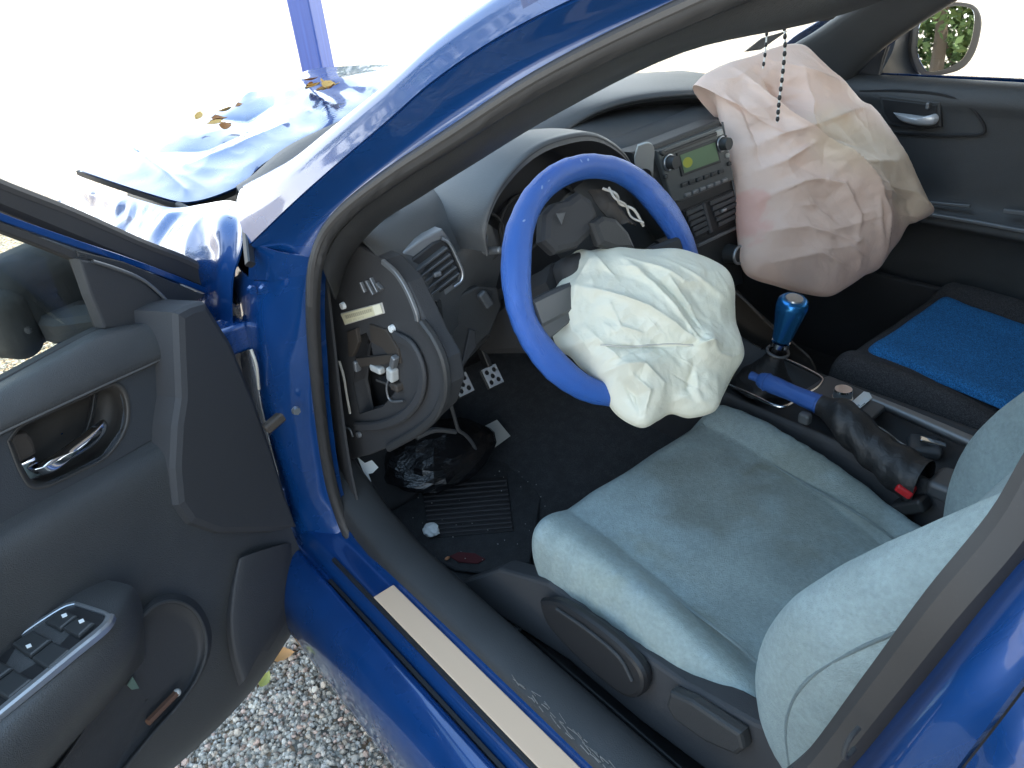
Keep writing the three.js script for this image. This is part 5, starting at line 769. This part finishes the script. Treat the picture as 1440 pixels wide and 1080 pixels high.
  mesh('lower_cover', sheet([L([[332, 790], [322, 830], [318, 880], [324, 925], [336, 965]], 0.046), L([[338, 785], [330, 830], [327, 880], [333, 920], [345, 955]], 0.062), L([[400, 765], [398, 810], [392, 850], [380, 890], [365, 920]], 0.060), L([[418, 765], [420, 805], [408, 860], [396, 885], [378, 915]], 0.035)], 24, 20, 0.003), M.softBlack, door);
  // map pocket: flared bowl with its lip
  {
    const rim = [[196, 872], [215, 853], [242, 846], [270, 857], [286, 884], [289, 915], [280, 945], [255, 985], [215, 1030], [175, 1078], [120, 1150], [70, 1180], [60, 1120], [110, 1040], [160, 960], [185, 905]], c = [205, 985];
    const sc = (k, w) => spline(L([...rim, rim[0]].map(([x, y]) => [c[0] + (x - c[0]) * k, c[1] + (y - c[1]) * k]), w), 80);
    const pk = mesh('map_pocket', gridGeo([sc(1.10, 0.046), sc(1.04, 0.066), sc(1.0, 0.072), sc(0.97, 0.069), sc(0.93, 0.062), sc(0.85, 0.056), sc(0.5, 0.0535), sc(0.02, 0.053)]), M.softBlack, door);
    mesh('pocket_lip', tube(L([[200, 868], [218, 852], [242, 845], [270, 856], [287, 884], [290, 915], [281, 946], [256, 986], [216, 1031], [176, 1080]], 0.074), 0.0025, 60, 6), M.doorTrim, pk);
  }
  // armrest and window switches
  {
    const y0 = 0.585, top = (u, k, dy = 0) => DU(u, y0 + dy, k);
    const us = [0.40, 0.44, 0.48, 0.6, 0.8, 1.02];
    const sec = us.map((u, i) => { const k = i === 0 ? 0.55 : i === 1 ? 0.85 : 1; return [DU(u, 0.62 + 0.03 * k, 0.03), DU(u, 0.60 + 0.054 * k, 0.04 + 0.02 * k), DU(u, 0.60 + 0.053 * k, 0.04 + 0.075 * k), DU(u, 0.60 + 0.046 * k, 0.04 + 0.096 * k), DU(u, 0.60, 0.04 + 0.098 * k), DU(u, 0.54, 0.04 + 0.06 * k), DU(u, 0.47, 0.046)]; });
    const ar = mesh('armrest', sheet(sec, 30, 30, 0.004), M.doorTrim, door);
    const q0 = V(0, 0.657, 0), up = V(0, 1, 0), q = (l, d, o) => platePx(l, q0, up, d, o), W = (x, y, k = 0) => U(x, y, 'y', 0.657 + k);
    mesh('switch_panel', q([[-120, 998], [0, 918], [92, 856], [106, 852], [148, 866], [150, 876], [0, 1000], [-120, 1096]], 0.012, { lift: 0.002, bevel: 0.002 }), M.black, ar);
    mesh('switch_frame', [sweep([[-120, 994], [0, 914], [60, 872], [92, 853], [106, 849]].map(([x, y]) => W(x, y, 0.003)), rect(0.0028, 0.003, 0.001), up, 30), sweep([[106, 849], [128, 856], [148, 863], [155, 868]].map(([x, y]) => W(x, y, 0.003)), rect(0.0022, 0.0025, 0.001), up, 12), sweep([[156, 868], [150, 880], [100, 922], [0, 1004], [-120, 1102]].map(([x, y]) => W(x, y, 0.002)), rect(0.006, 0.0055, 0.0025), up, 40)], M.silver, ar, 'silver frame round the window switches');
    const sw = (l) => mesh('window_switch', q(l, 0.010, { lift: 0.009, bevel: 0.003 }), M.button, ar);
    sw([[66, 880], [92, 862], [112, 872], [88, 892]]); sw([[92, 890], [112, 874], [136, 882], [114, 902]]);
    sw([[20, 912], [50, 892], [76, 906], [46, 930]]); sw([[48, 932], [78, 908], [104, 920], [72, 948]]);
    sw([[-40, 952], [-5, 930], [22, 946], [-12, 972]]); sw([[-10, 974], [24, 948], [50, 962], [16, 990]]);
    const mk = (x, y) => mesh('switch_mark', platePx([[x - 4, y], [x + 3, y - 3], [x + 5, y + 1], [x - 2, y + 4]], V(0, 0.6665, 0), up, 0.0006, { lift: 0.0004, bevel: 0 }), M.white, ar);
    mk(90, 865); mk(114, 873); mk(40, 908);
  }
  // window frame, glass, mirror triangle
  mesh('window_frame', sweep(L([[-260, 160], [-120, 228], [0, 278], [100, 320], [200, 362], [262, 386], [300, 404], [316, 418]], -0.055), rect(0.019, 0.020, 0.007), V(0, 1, 0), 60), M.rubber, door);
  mesh('frame_edge', sweep(L([[-260, 138], [-120, 208], [0, 260], [100, 299], [200, 343], [262, 367], [303, 388]], -0.040), circ(0.008, 8), V(0, 1, 0), 50), M.rubberLip, door);
  mesh('frame_flange', sweep(L([[-260, 195], [-120, 258], [0, 306], [100, 341], [175, 366], [240, 390], [304, 416]], -0.030), rect(0.0048, 0.006, 0.001), V(0, 1, 0), 50), M.paint, door);
  mesh('glass_channel', [sweep(L([[-260, 215], [-120, 275], [0, 320], [60, 343], [112, 364]], -0.032), rect(0.006, 0.008, 0.002), V(0, 1, 0), 40), sweep(L([[108, 360], [120, 392], [134, 430], [146, 464]], -0.028), rect(0.010, 0.008, 0.003), ud, 20), sweep(L([[-260, 672], [-120, 600], [0, 540], [80, 497], [146, 463]], -0.03), rect(0.008, 0.010, 0.003), V(0, 1, 0), 30)], M.rubber, door);
  mesh('window_glass', gridGeo([L([[-260, 215], [0, 320], [110, 363]], -0.045), L([[-260, 672], [0, 542], [146, 464]], -0.035)]), M.tint, door);
  mesh('mirror_triangle', pd([[112, 364], [135, 368], [200, 394], [245, 434], [222, 450], [178, 465], [148, 462], [128, 415]], -0.012, 0.02, { bevel: 0.004 }), M.softBlack, door);
  mesh('triangle_edge', tube(L([[130, 367], [165, 378], [200, 393], [225, 413], [244, 434]], -0.010), 0.0026, 30, 6), M.satin, door);
  mesh('corner_filler', pd([[108, 352], [175, 368], [290, 416], [252, 434], [200, 394], [135, 367], [112, 364]], -0.022, 0.015, { bevel: 0.002 }), M.trim, door);
  // exterior mirror beyond the glass
  const mc = D(62, 405, -0.17);
  const hs = mesh('door_mirror', orient(rbox(0.20, 0.135, 0.10, 0.045, 6), mc, n), M.softBlack, door);
  mesh('mirror_stem', sweep([mc.clone().add(V(0, -0.05, 0)).addScaledVector(ud, -0.05), DU(0.19, 0.90, -0.10), DU(0.17, 0.90, -0.05)], rect(0.02, 0.03, 0.008), V(0, 1, 0), 8), M.softBlack, hs);
  const m2 = mc.clone().addScaledVector(ud, 0.085).add(V(0, -0.015, 0)); mesh('mirror_cap', orient(rbox(0.06, 0.11, 0.106, 0.03, 5), m2, n), M.trim, hs);
}
// ---------------------------------------------------------------- passenger side
{
  const zs = [-0.48, -0.25, 0, 0.25, 0.5, 0.78], prof = [[0.735, 0.958], [0.70, 0.966], [0.672, 0.958], [0.658, 0.93], [0.664, 0.90], [0.668, 0.83], [0.668, 0.76], [0.662, 0.715], [0.640, 0.690], [0.634, 0.672], [0.650, 0.655], [0.668, 0.60], [0.675, 0.45], [0.69, 0.30]];
  const pdr = mesh('passenger_door', shell(zs.map((z) => spline(prof.map(([x, y]) => V(x, y, z)), 60)), 0.004), M.doorTrim, car, 'closed passenger door with dark trim and chrome handle');
  mesh('outer_skin', sheet([[[0.76, 0.955, -0.48], [0.78, 0.96, 0.2], [0.78, 0.96, 0.78]], [[0.835, 0.75, -0.48], [0.845, 0.75, 0.2], [0.845, 0.75, 0.78]], [[0.84, 0.5, -0.48], [0.85, 0.5, 0.2], [0.85, 0.5, 0.78]], [[0.80, 0.22, -0.48], [0.80, 0.22, 0.2], [0.80, 0.22, 0.78]]].map(A3), 14, 14, 0.004), M.paint, pdr);
  const p0 = V(0.664, 0.87, 0), n = V(-1, 0, 0), pp = (l, d, o) => platePx(l, p0, n, d, o), W = (x, y, k = 0) => UP(x, y, p0, n).addScaledVector(n, k);
  mesh('handle_bezel', pp([[1238, 132], [1325, 142], [1326, 178], [1296, 182], [1252, 175], [1242, 160]], 0.012, { lift: 0.008, bevel: 0.004 }), M.trim, pdr);
  mesh('handle_recess', pp([[1244, 138], [1320, 147], [1320, 174], [1294, 178], [1256, 170], [1247, 158]], 0.008, { lift: 0.0105, bevel: 0.001 }), M.black, pdr);
  mesh('door_handle', pillow([[1256, 158], [1275, 160], [1300, 163], [1316, 160], [1320, 168], [1312, 176], [1290, 176], [1268, 170]], W(1288, 167, 0.014), n, (x, y, s) => 0.016 * Math.sqrt(Math.max(0, 1 - s * s)), () => 0, { na: 60, nr: 10 }), M.handleSilver, pdr);
  mesh('lock_button', orient(rbox(0.008, 0.014, 0.01, 0.003), W(1309, 147, 0.012), n), M.satin, pdr);
  mesh('trim_seam', [sweep([[1210, 128], [1280, 128], [1340, 137], [1370, 155], [1385, 185], [1340, 190], [1260, 186]].map(([x, y]) => W(x, y, 0.003)), rect(0.002, 0.003, 0.001), n, 50)], M.black, pdr);
  const W2 = (x, y) => U(x, y, 'x', 0.632);
  mesh('pull_strip', sweep([W2(1296, 300), W2(1370, 312), W2(1440, 325), W2(1560, 345)], rect(0.004, 0.004, 0.0015), V(0, 1, 0), 12), M.satin, pdr);
  mesh('pull_strip', sweep([U(1308, 285, 'x', 0.642), U(1364, 290, 'x', 0.642)], rect(0.003, 0.003, 0.001), V(0, 1, 0), 0), M.satin, pdr); mesh('pull_strip', sweep([U(1412, 296, 'x', 0.640), U(1450, 301, 'x', 0.640)], rect(0.004, 0.004, 0.001), V(0, 1, 0), 0), M.satin, pdr);
  // front pillar trim on that side
  const T = (x, y, x0) => UP(x, y, V(x0, 0.95, 0), V(1, 0.38, 0));
  const front = [[1088, 92], [1113, 70], [1150, 47], [1188, 20], [1240, -14], [1320, -60]].map(([x, y]) => T(x, y, 0.63));
  const mid = [[1140, 105], [1160, 88], [1200, 52], [1250, 15], [1310, -25], [1380, -70]].map(([x, y]) => T(x, y, 0.645));
  const rear = [[1186, 118], [1200, 100], [1232, 70], [1272, 42], [1335, 2], [1410, -40]].map(([x, y]) => T(x, y, 0.675));
  mesh('pillar_trim', sheet([front.map((p) => p.clone().add(V(0.03, 0, -0.02))), front, mid, rear, rear.map((p) => p.clone().add(V(0.03, 0, 0)))], 30, 18, 0.003), M.dash, car);
  mesh('pillar_skin', sheet([front.map((p) => p.clone().add(V(0.05, 0.02, -0.03))), mid.map((p) => p.clone().add(V(0.08, 0.02, 0))), rear.map((p) => p.clone().add(V(0.06, 0.01, 0.01)))], 20, 10, 0.003), M.paint, car);
  mesh('mirror_triangle', [platePx([[1186, 114], [1200, 98], [1262, 44], [1252, 58], [1235, 108], [1225, 114]], V(0.705, 0.97, -0.2), V(-1, 0.1, 0.1).normalize(), 0.012, { bevel: 0.003 }), sweep([U(1250, 52, 'x', 0.70), U(1240, 82, 'x', 0.70), U(1234, 108, 'x', 0.70)], rect(0.003, 0.003, 0.001), V(1, 0, 0), 8)], M.softBlack, pdr);
  mesh('window_glass', gridGeo([[[0.72, 0.965, -0.22], [0.722, 0.965, 0.75]], [[0.56, 1.37, 0.32], [0.575, 1.375, 0.75]]].map(A3)), M.glass, pdr);
  // exterior mirror
  const mp = V(0.92, 1.0, -0.12), mn = V(-0.50, 0.075, 0.86).normalize(), X = (l) => l;
  const glassPx = [[1289, 40], [1296, 24], [1312, 13], [1340, 8], [1360, 11], [1367, 22], [1364, 52], [1354, 78], [1338, 92], [1310, 101], [1297, 96], [1287, 72]];
  const housePx = [[1284, 44], [1291, 20], [1310, 8], [1340, 3], [1366, 6], [1378, 18], [1380, 40], [1370, 76], [1350, 98], [1312, 107], [1293, 102], [1282, 74]];
  const hs = mesh('door_mirror', pillow(housePx, mp, mn, (x, y, s) => s > 0.985 ? 0 : 0.004, (x, y, s) => 0.075 * Math.sqrt(Math.max(0, 1 - s * s)), { na: 90, nr: 24 }), std('mirrorShell', { color: rgb(0.16, 0.135, 0.11), roughness: 0.5, side: THREE.DoubleSide }), pdr);
  mesh('mirror_glass', platePx(glassPx, mp, mn, 0.004, { lift: 0.008, round: true, bevel: 0.0008 }), M.mirror, hs, 'mirror glass showing trees and sunlit ground');
  mesh('mirror_foot', sheet([[[1262, 42], [1256, 70], [1238, 104]], [[1276, 34], [1270, 70], [1262, 106]], [[1290, 40], [1287, 72], [1294, 104]]].map((r, j) => r.map(([x, y]) => U(x, y, 'x', 0.76 + 0.06 * j))), 12, 12, 0.012), M.panelGrey, hs);
}
{ // interior mirror
  const e = U(1176, -4, 'x', 0.11), s = e.clone().add(V(-0.24, 0.028, 0.05));
  const m = mesh('interior_mirror', sweep([s, s.clone().lerp(e, 0.1), s.clone().lerp(e, 0.5), s.clone().lerp(e, 0.9), e], [...circ(0.033, 18, 1, 0.55)], V(0, 1, 0.1), 30, (u) => Math.sqrt(Math.max(0.03, 1 - Math.pow(2 * u - 1, 12)))), M.softBlack, car);
  const c = s.clone().lerp(e, 0.5); mesh('mirror_stem', sweep([c, c.clone().add(V(0, 0.06, -0.05)), c.clone().add(V(0, 0.09, -0.10))], circ(0.011, 10), V(1, 0, 0), 8), M.black, m);
  mesh('mirror_glass', orient(rbox(0.17, 0.045, 0.003, 0.001, 1), c.clone().add(V(-0.02, -0.002, 0.021)), V(0.1, -0.05, 1).normalize()), M.mirror, m);
  for (const x of [-0.36, 0.36]) mesh('sun_visor', rbox(0.34, 0.16, 0.018, 0.008).rotateX(1.25).translate(x, 1.345, 0.24), M.headliner, car);
}
// ---------------------------------------------------------------- loose things
{ // bead string hanging from the interior mirror
  const t = group('bead_string', U(1100, 30, 'x', 0.0)); tag(t, 'black and white bead string hanging from the interior mirror', 'beads');
  const o = t.position, wl = (l) => l.map(([x, y, dx]) => U(x, y, 'x', dx ?? 0).sub(o));
  const A = wl([[1102, 22], [1104, 60], [1101, 100], [1096, 140], [1093, 172]]), B = wl([[1079, 26, 0.0], [1078, 50, 0.0], [1076, 75, 0], [1073, 96, 0]]);
  mesh('cord', [tube(A, 0.0016, 40, 6), tube(B, 0.0013, 30, 6)], M.white, t);
  const bd = (l, k, r0) => { const p = spline(l, k), out = []; for (let i = 0; i <= k; i++) if (i % 2) out.push(new THREE.SphereGeometry(r0, 10, 8).scale(1, 1.5, 1).translate(p[i].x, p[i].y, p[i].z)); return out; };
  mesh('beads', [...bd(A, 26, 0.0031), ...bd(B, 10, 0.0026)], M.black, t);
  const cl = wl([[1099, 28]])[0]; mesh('clip', new THREE.DodecahedronGeometry(0.011, 0).translate(cl.x, cl.y, cl.z + 0.004), M.brown, t);
}
function scrap(name, list, p0, n, mat, label, cat, th = 0.0012, grp) { const g = platePx(list, p0, n.normalize(), th, { bevel: 0.0003 }); return tag(mesh(name, g, mat), label, cat, grp); }
scrap('paper_note', [[664, 608], [699, 590], [718, 613], [692, 632], [690, 622], [683, 629], [672, 616]], U(690, 610, 'y', 0.335), V(0, 0.8, 0.6), M.paper, 'torn beige paper note lying below the pedals', 'paper');
scrap('plastic_shard', [[502, 642], [513, 651], [523, 647], [532, 657], [524, 665], [518, 666], [522, 677], [517, 678]], V(-0.655, 0.45, -0.45), V(-0.35, 0.7, 0.6), M.white, 'pointed white plastic shard beside the door sill', 'shard', 0.003);
{ // floor mat
  const p0 = U(640, 720, 'y', 0.284), n = V(0, 1, 0), t = group('floor_mat', V(p0.x, 0.284, p0.z)); tag(t, 'black floor mat with ribbed heel pad in driver footwell', 'floor mat');
  const off = (g) => g.translate(-p0.x, -0.284, -p0.z);
  mesh('mat', off(platePx([[530, 668], [575, 655], [650, 650], [735, 648], [760, 700], [745, 790], [700, 806], [640, 800], [590, 775], [548, 735]], p0, n, 0.008, { bevel: 0.003 })), M.carpet, t);
  mesh('heel_pad', off(platePx([[592, 682], [712, 672], [722, 748], [604, 758]], p0, n, 0.004, { lift: 0.004, bevel: 0.001 })), M.matRubber, t);
  const ribs = []; for (let k = 0; k < 11; k++) { const y = (k + 0.6) / 11; ribs.push(sweep([UP(594 + 11 * y, 684 + 72 * y, p0, n), UP(712 + 9 * y, 674 + 72 * y, p0, n)].map((p) => p.add(V(0, 0.0055, 0))), rect(0.0022, 0.0035, 0.001), V(0, 1, 0), 0)); }
  mesh('ribs', off(merge(ribs)), std('rib', { color: rgb(0.028, 0.025, 0.026), roughness: 0.6 }), t).userData.kind = 'stuff';
}
{ // things fallen on the mat
  const lump = (name, px, py, y, sx, sy, sz, m, label, cat, k = 0.3, grp) => { const g = new THREE.IcosahedronGeometry(1, 3), p = g.attributes.position; for (let i = 0; i < p.count; i++) { const q = V(p.getX(i), p.getY(i), p.getZ(i)); q.multiplyScalar(1 + k * ridged(q.x + px, q.y, q.z + py, 2)); p.setXYZ(i, q.x * sx, q.y * sy, q.z * sz); } g.computeVertexNormals(); const c = U(px, py, 'y', y); return tag(mesh(name, g.translate(c.x, c.y, c.z), m), label, cat, grp); };
  lump('crumpled_tissue', 606, 745, 0.300, 0.012, 0.008, 0.015, M.white, 'crumpled white tissue on the floor mat', 'tissue', 0.75);
  const bits = [[598, 690, M.lightPlastic], [606, 686, M.redPlastic], [612, 689, M.paper], [620, 679, M.white], [614, 684, M.brown]];
  for (const [x, y, m] of bits) lump('broken_bit', x, y, 0.294, 0.005, 0.0035, 0.006, m, m === M.white ? 'small white broken bit among debris above the ribbed pad' : m === M.redPlastic ? 'small red broken bit among debris above the ribbed pad' : m === M.brown ? 'small brown broken bit among debris above the ribbed pad' : m === M.paper ? 'small beige broken bit among debris above the ribbed pad' : 'small pale grey broken bit among debris above the ribbed pad', 'debris', 0.4, 'debris on the floor mat');
  lump('orange_crumb', 629, 785, 0.290, 0.005, 0.0025, 0.003, std('orangeBit', { color: rgb(0.5, 0.22, 0.10), roughness: 0.6 }), 'small orange crumb beside the dark red cloth', 'crumb');
  scrap('red_cloth', [[632, 782], [645, 776], [668, 778], [682, 786], [672, 792], [645, 790]], U(655, 784, 'y', 0.289), V(0, 1, 0), std('redCloth', { color: rgb(0.075, 0.012, 0.014), roughness: 0.9, side: THREE.DoubleSide }), 'dark red cloth scrap at the edge of the floor mat', 'cloth', 0.002);
  const cr = []; for (let i = 0; i < 46; i++) { const c = U(rr(560, 770), rr(640, 790), 'y', 0.290), s = rr(0.0008, 0.0022); cr.push(new THREE.TetrahedronGeometry(s, 0).rotateX(rr(0, 6)).rotateY(rr(0, 6)).translate(c.x, c.y, c.z)); }
  tag(mesh('crumbs', merge(cr), M.lightPlastic), 'scattered pale crumbs in the driver footwell', 'crumbs', null, 'stuff');
}
{ // pocket contents
  const az = 58 * Math.PI / 180, n = V(Math.cos(az), 0, Math.sin(az)), H = V(-0.80, 0, -0.47), D = (x, y, w) => UP(x, y, H.clone().addScaledVector(n, w), n);
  const a = D(208, 1016, 0.066), b = D(249, 974, 0.066), t = group('pencil', a); tag(t, 'brown pencil with pale tip in the door pocket', 'pencil');
  const A = V(0, 0, 0), B = b.clone().sub(a); mesh('shaft', sweep([A, B], circ(0.0055, 6), V(0, 0, 1), 0), std('pencilBrown', { color: rgb(0.11, 0.055, 0.035), roughness: 0.6 }), t);
  mesh('tip', new THREE.SphereGeometry(0.006, 10, 8).translate(B.x, B.y, B.z), M.lightPlastic, t);
  scrap('green_scrap', [[180, 964], [187, 952], [196, 968], [186, 970]], D(188, 962, 0.062), n.clone(), std('greenBit', { color: rgb(0.10, 0.15, 0.12), roughness: 0.6, side: THREE.DoubleSide }), 'small green triangular scrap in the door pocket', 'scrap', 0.002);
}
// fallen leaves
std('leafGold', { color: rgb(0.55, 0.34, 0.10), roughness: 0.7, side: THREE.DoubleSide }); std('leafRust', { color: rgb(0.30, 0.13, 0.04), roughness: 0.7, side: THREE.DoubleSide }); std('leafOrange', { color: rgb(0.55, 0.27, 0.09), roughness: 0.6, side: THREE.DoubleSide }); std('leafYellow', { color: rgb(0.42, 0.40, 0.10), roughness: 0.6, side: THREE.DoubleSide });
function leafGeo(len, w, curl) { const rows = []; for (let j = 0; j <= 10; j++) { const t = j / 10, hw = w * Math.sin(Math.PI * Math.pow(t, 0.8)) * (1 - 0.1 * (j % 2)); rows.push([-1, -0.5, 0, 0.5, 1].map((u) => V(u * hw, curl * (t - 0.5) * (t - 0.5) * 4 + 0.25 * Math.abs(u) * hw, (t - 0.5) * len))); } return shell(rows, 0.0006); }
const leafG = [leafGeo(0.045, 0.012, 0.006), leafGeo(0.035, 0.013, 0.008), leafGeo(0.05, 0.015, 0.006)];
const bonnetY = (x, y) => UP(x, y, V(-0.2, 0.955, -1.2), V(-0.10, 1, 0.03));
for (const [cx, cy, n_, sx, sy, lab, grp] of [[447, 130, 12, 26, 5, 'dry golden leaf in the pile beside the blue post', 'leaf pile beside the post'], [311, 181, 6, 11, 5, 'dry leaf in the small heap in the bonnet dent', 'leaf heap in the bonnet dent'], [281, 171, 1, 0, 0, 'single dry leaf nearest the bonnet corner fold', null], [318, 162, 1, 0, 0, 'single dry leaf between the leaf heap and the raised fold', null], [338, 155, 1, 0, 0, 'single dry leaf beside the raised bonnet fold', null]])
  for (let i = 0; i < n_; i++) { const p = bonnetY(cx + rr(-sx, sx), cy + rr(-sy, sy)); const l = mesh('dry_leaf', leafG[i % 3], rnd() > 0.4 ? M.leafGold : M.leafRust); l.position.copy(p); l.position.y += 0.012 + i * 0.0015; l.rotation.set(rr(-0.5, 0.5), rr(0, 6), rr(-0.5, 0.5)); tag(l, lab, 'leaf', grp); }
for (const [x, y, m, lab, r] of [[396, 921, M.leafOrange, 'orange dry leaf on the gravel under the door', 1.0], [373, 956, M.leafYellow, 'yellow green curled leaf on the gravel under the door', 2.2]]) { const p = U(x, y, 'y', 0.016), l = mesh('dry_leaf', leafG[2], m); l.position.copy(p); l.rotation.set(0.15, r, 0.1); l.scale.setScalar(x > 390 ? 1.2 : 0.8); tag(l, lab, 'leaf'); }
// trees mirrored in the paint and in the passenger mirror
tree(1.6, 8.5, 3.2, 1.5, 'low leafy tree close behind the car seen in the passenger mirror'); tree(4.2, 15, 7.5, 3.2, 'leafy tree behind the car seen in the passenger mirror'); tree(-0.5, 24, 9, 4, 'taller tree farther behind the car seen in the passenger mirror');
tree(38, -72, 17, 8, 'tallest tree ahead of the car reflected in the bonnet'); tree(33, -46, 12, 6, 'middle tree ahead of the car reflected in the bonnet'); tree(48, -36, 13, 6.5, 'tree ahead on the passenger side reflected in the bonnet');
bush(2.2, 9.5, 2.2, 1.5, 'rounded bush behind the car shown in the passenger mirror'); bush(3.9, 10.5, 2.6, 1.7, 'larger bush farther from the car side shown in the passenger mirror'); bush(0.4, 11.5, 2.4, 1.6, 'bush straight behind the tailgate');
for (const [x, z, h] of [[-22, -11, 10], [-24, 1, 9], [-16, -22, 10]]) tree(x, z, h, h * 0.46, 'leafy tree along the driver side of the yard mirrored in the pillar');
renderer.setSize(1024, 768);
renderer.render(scene, camera);
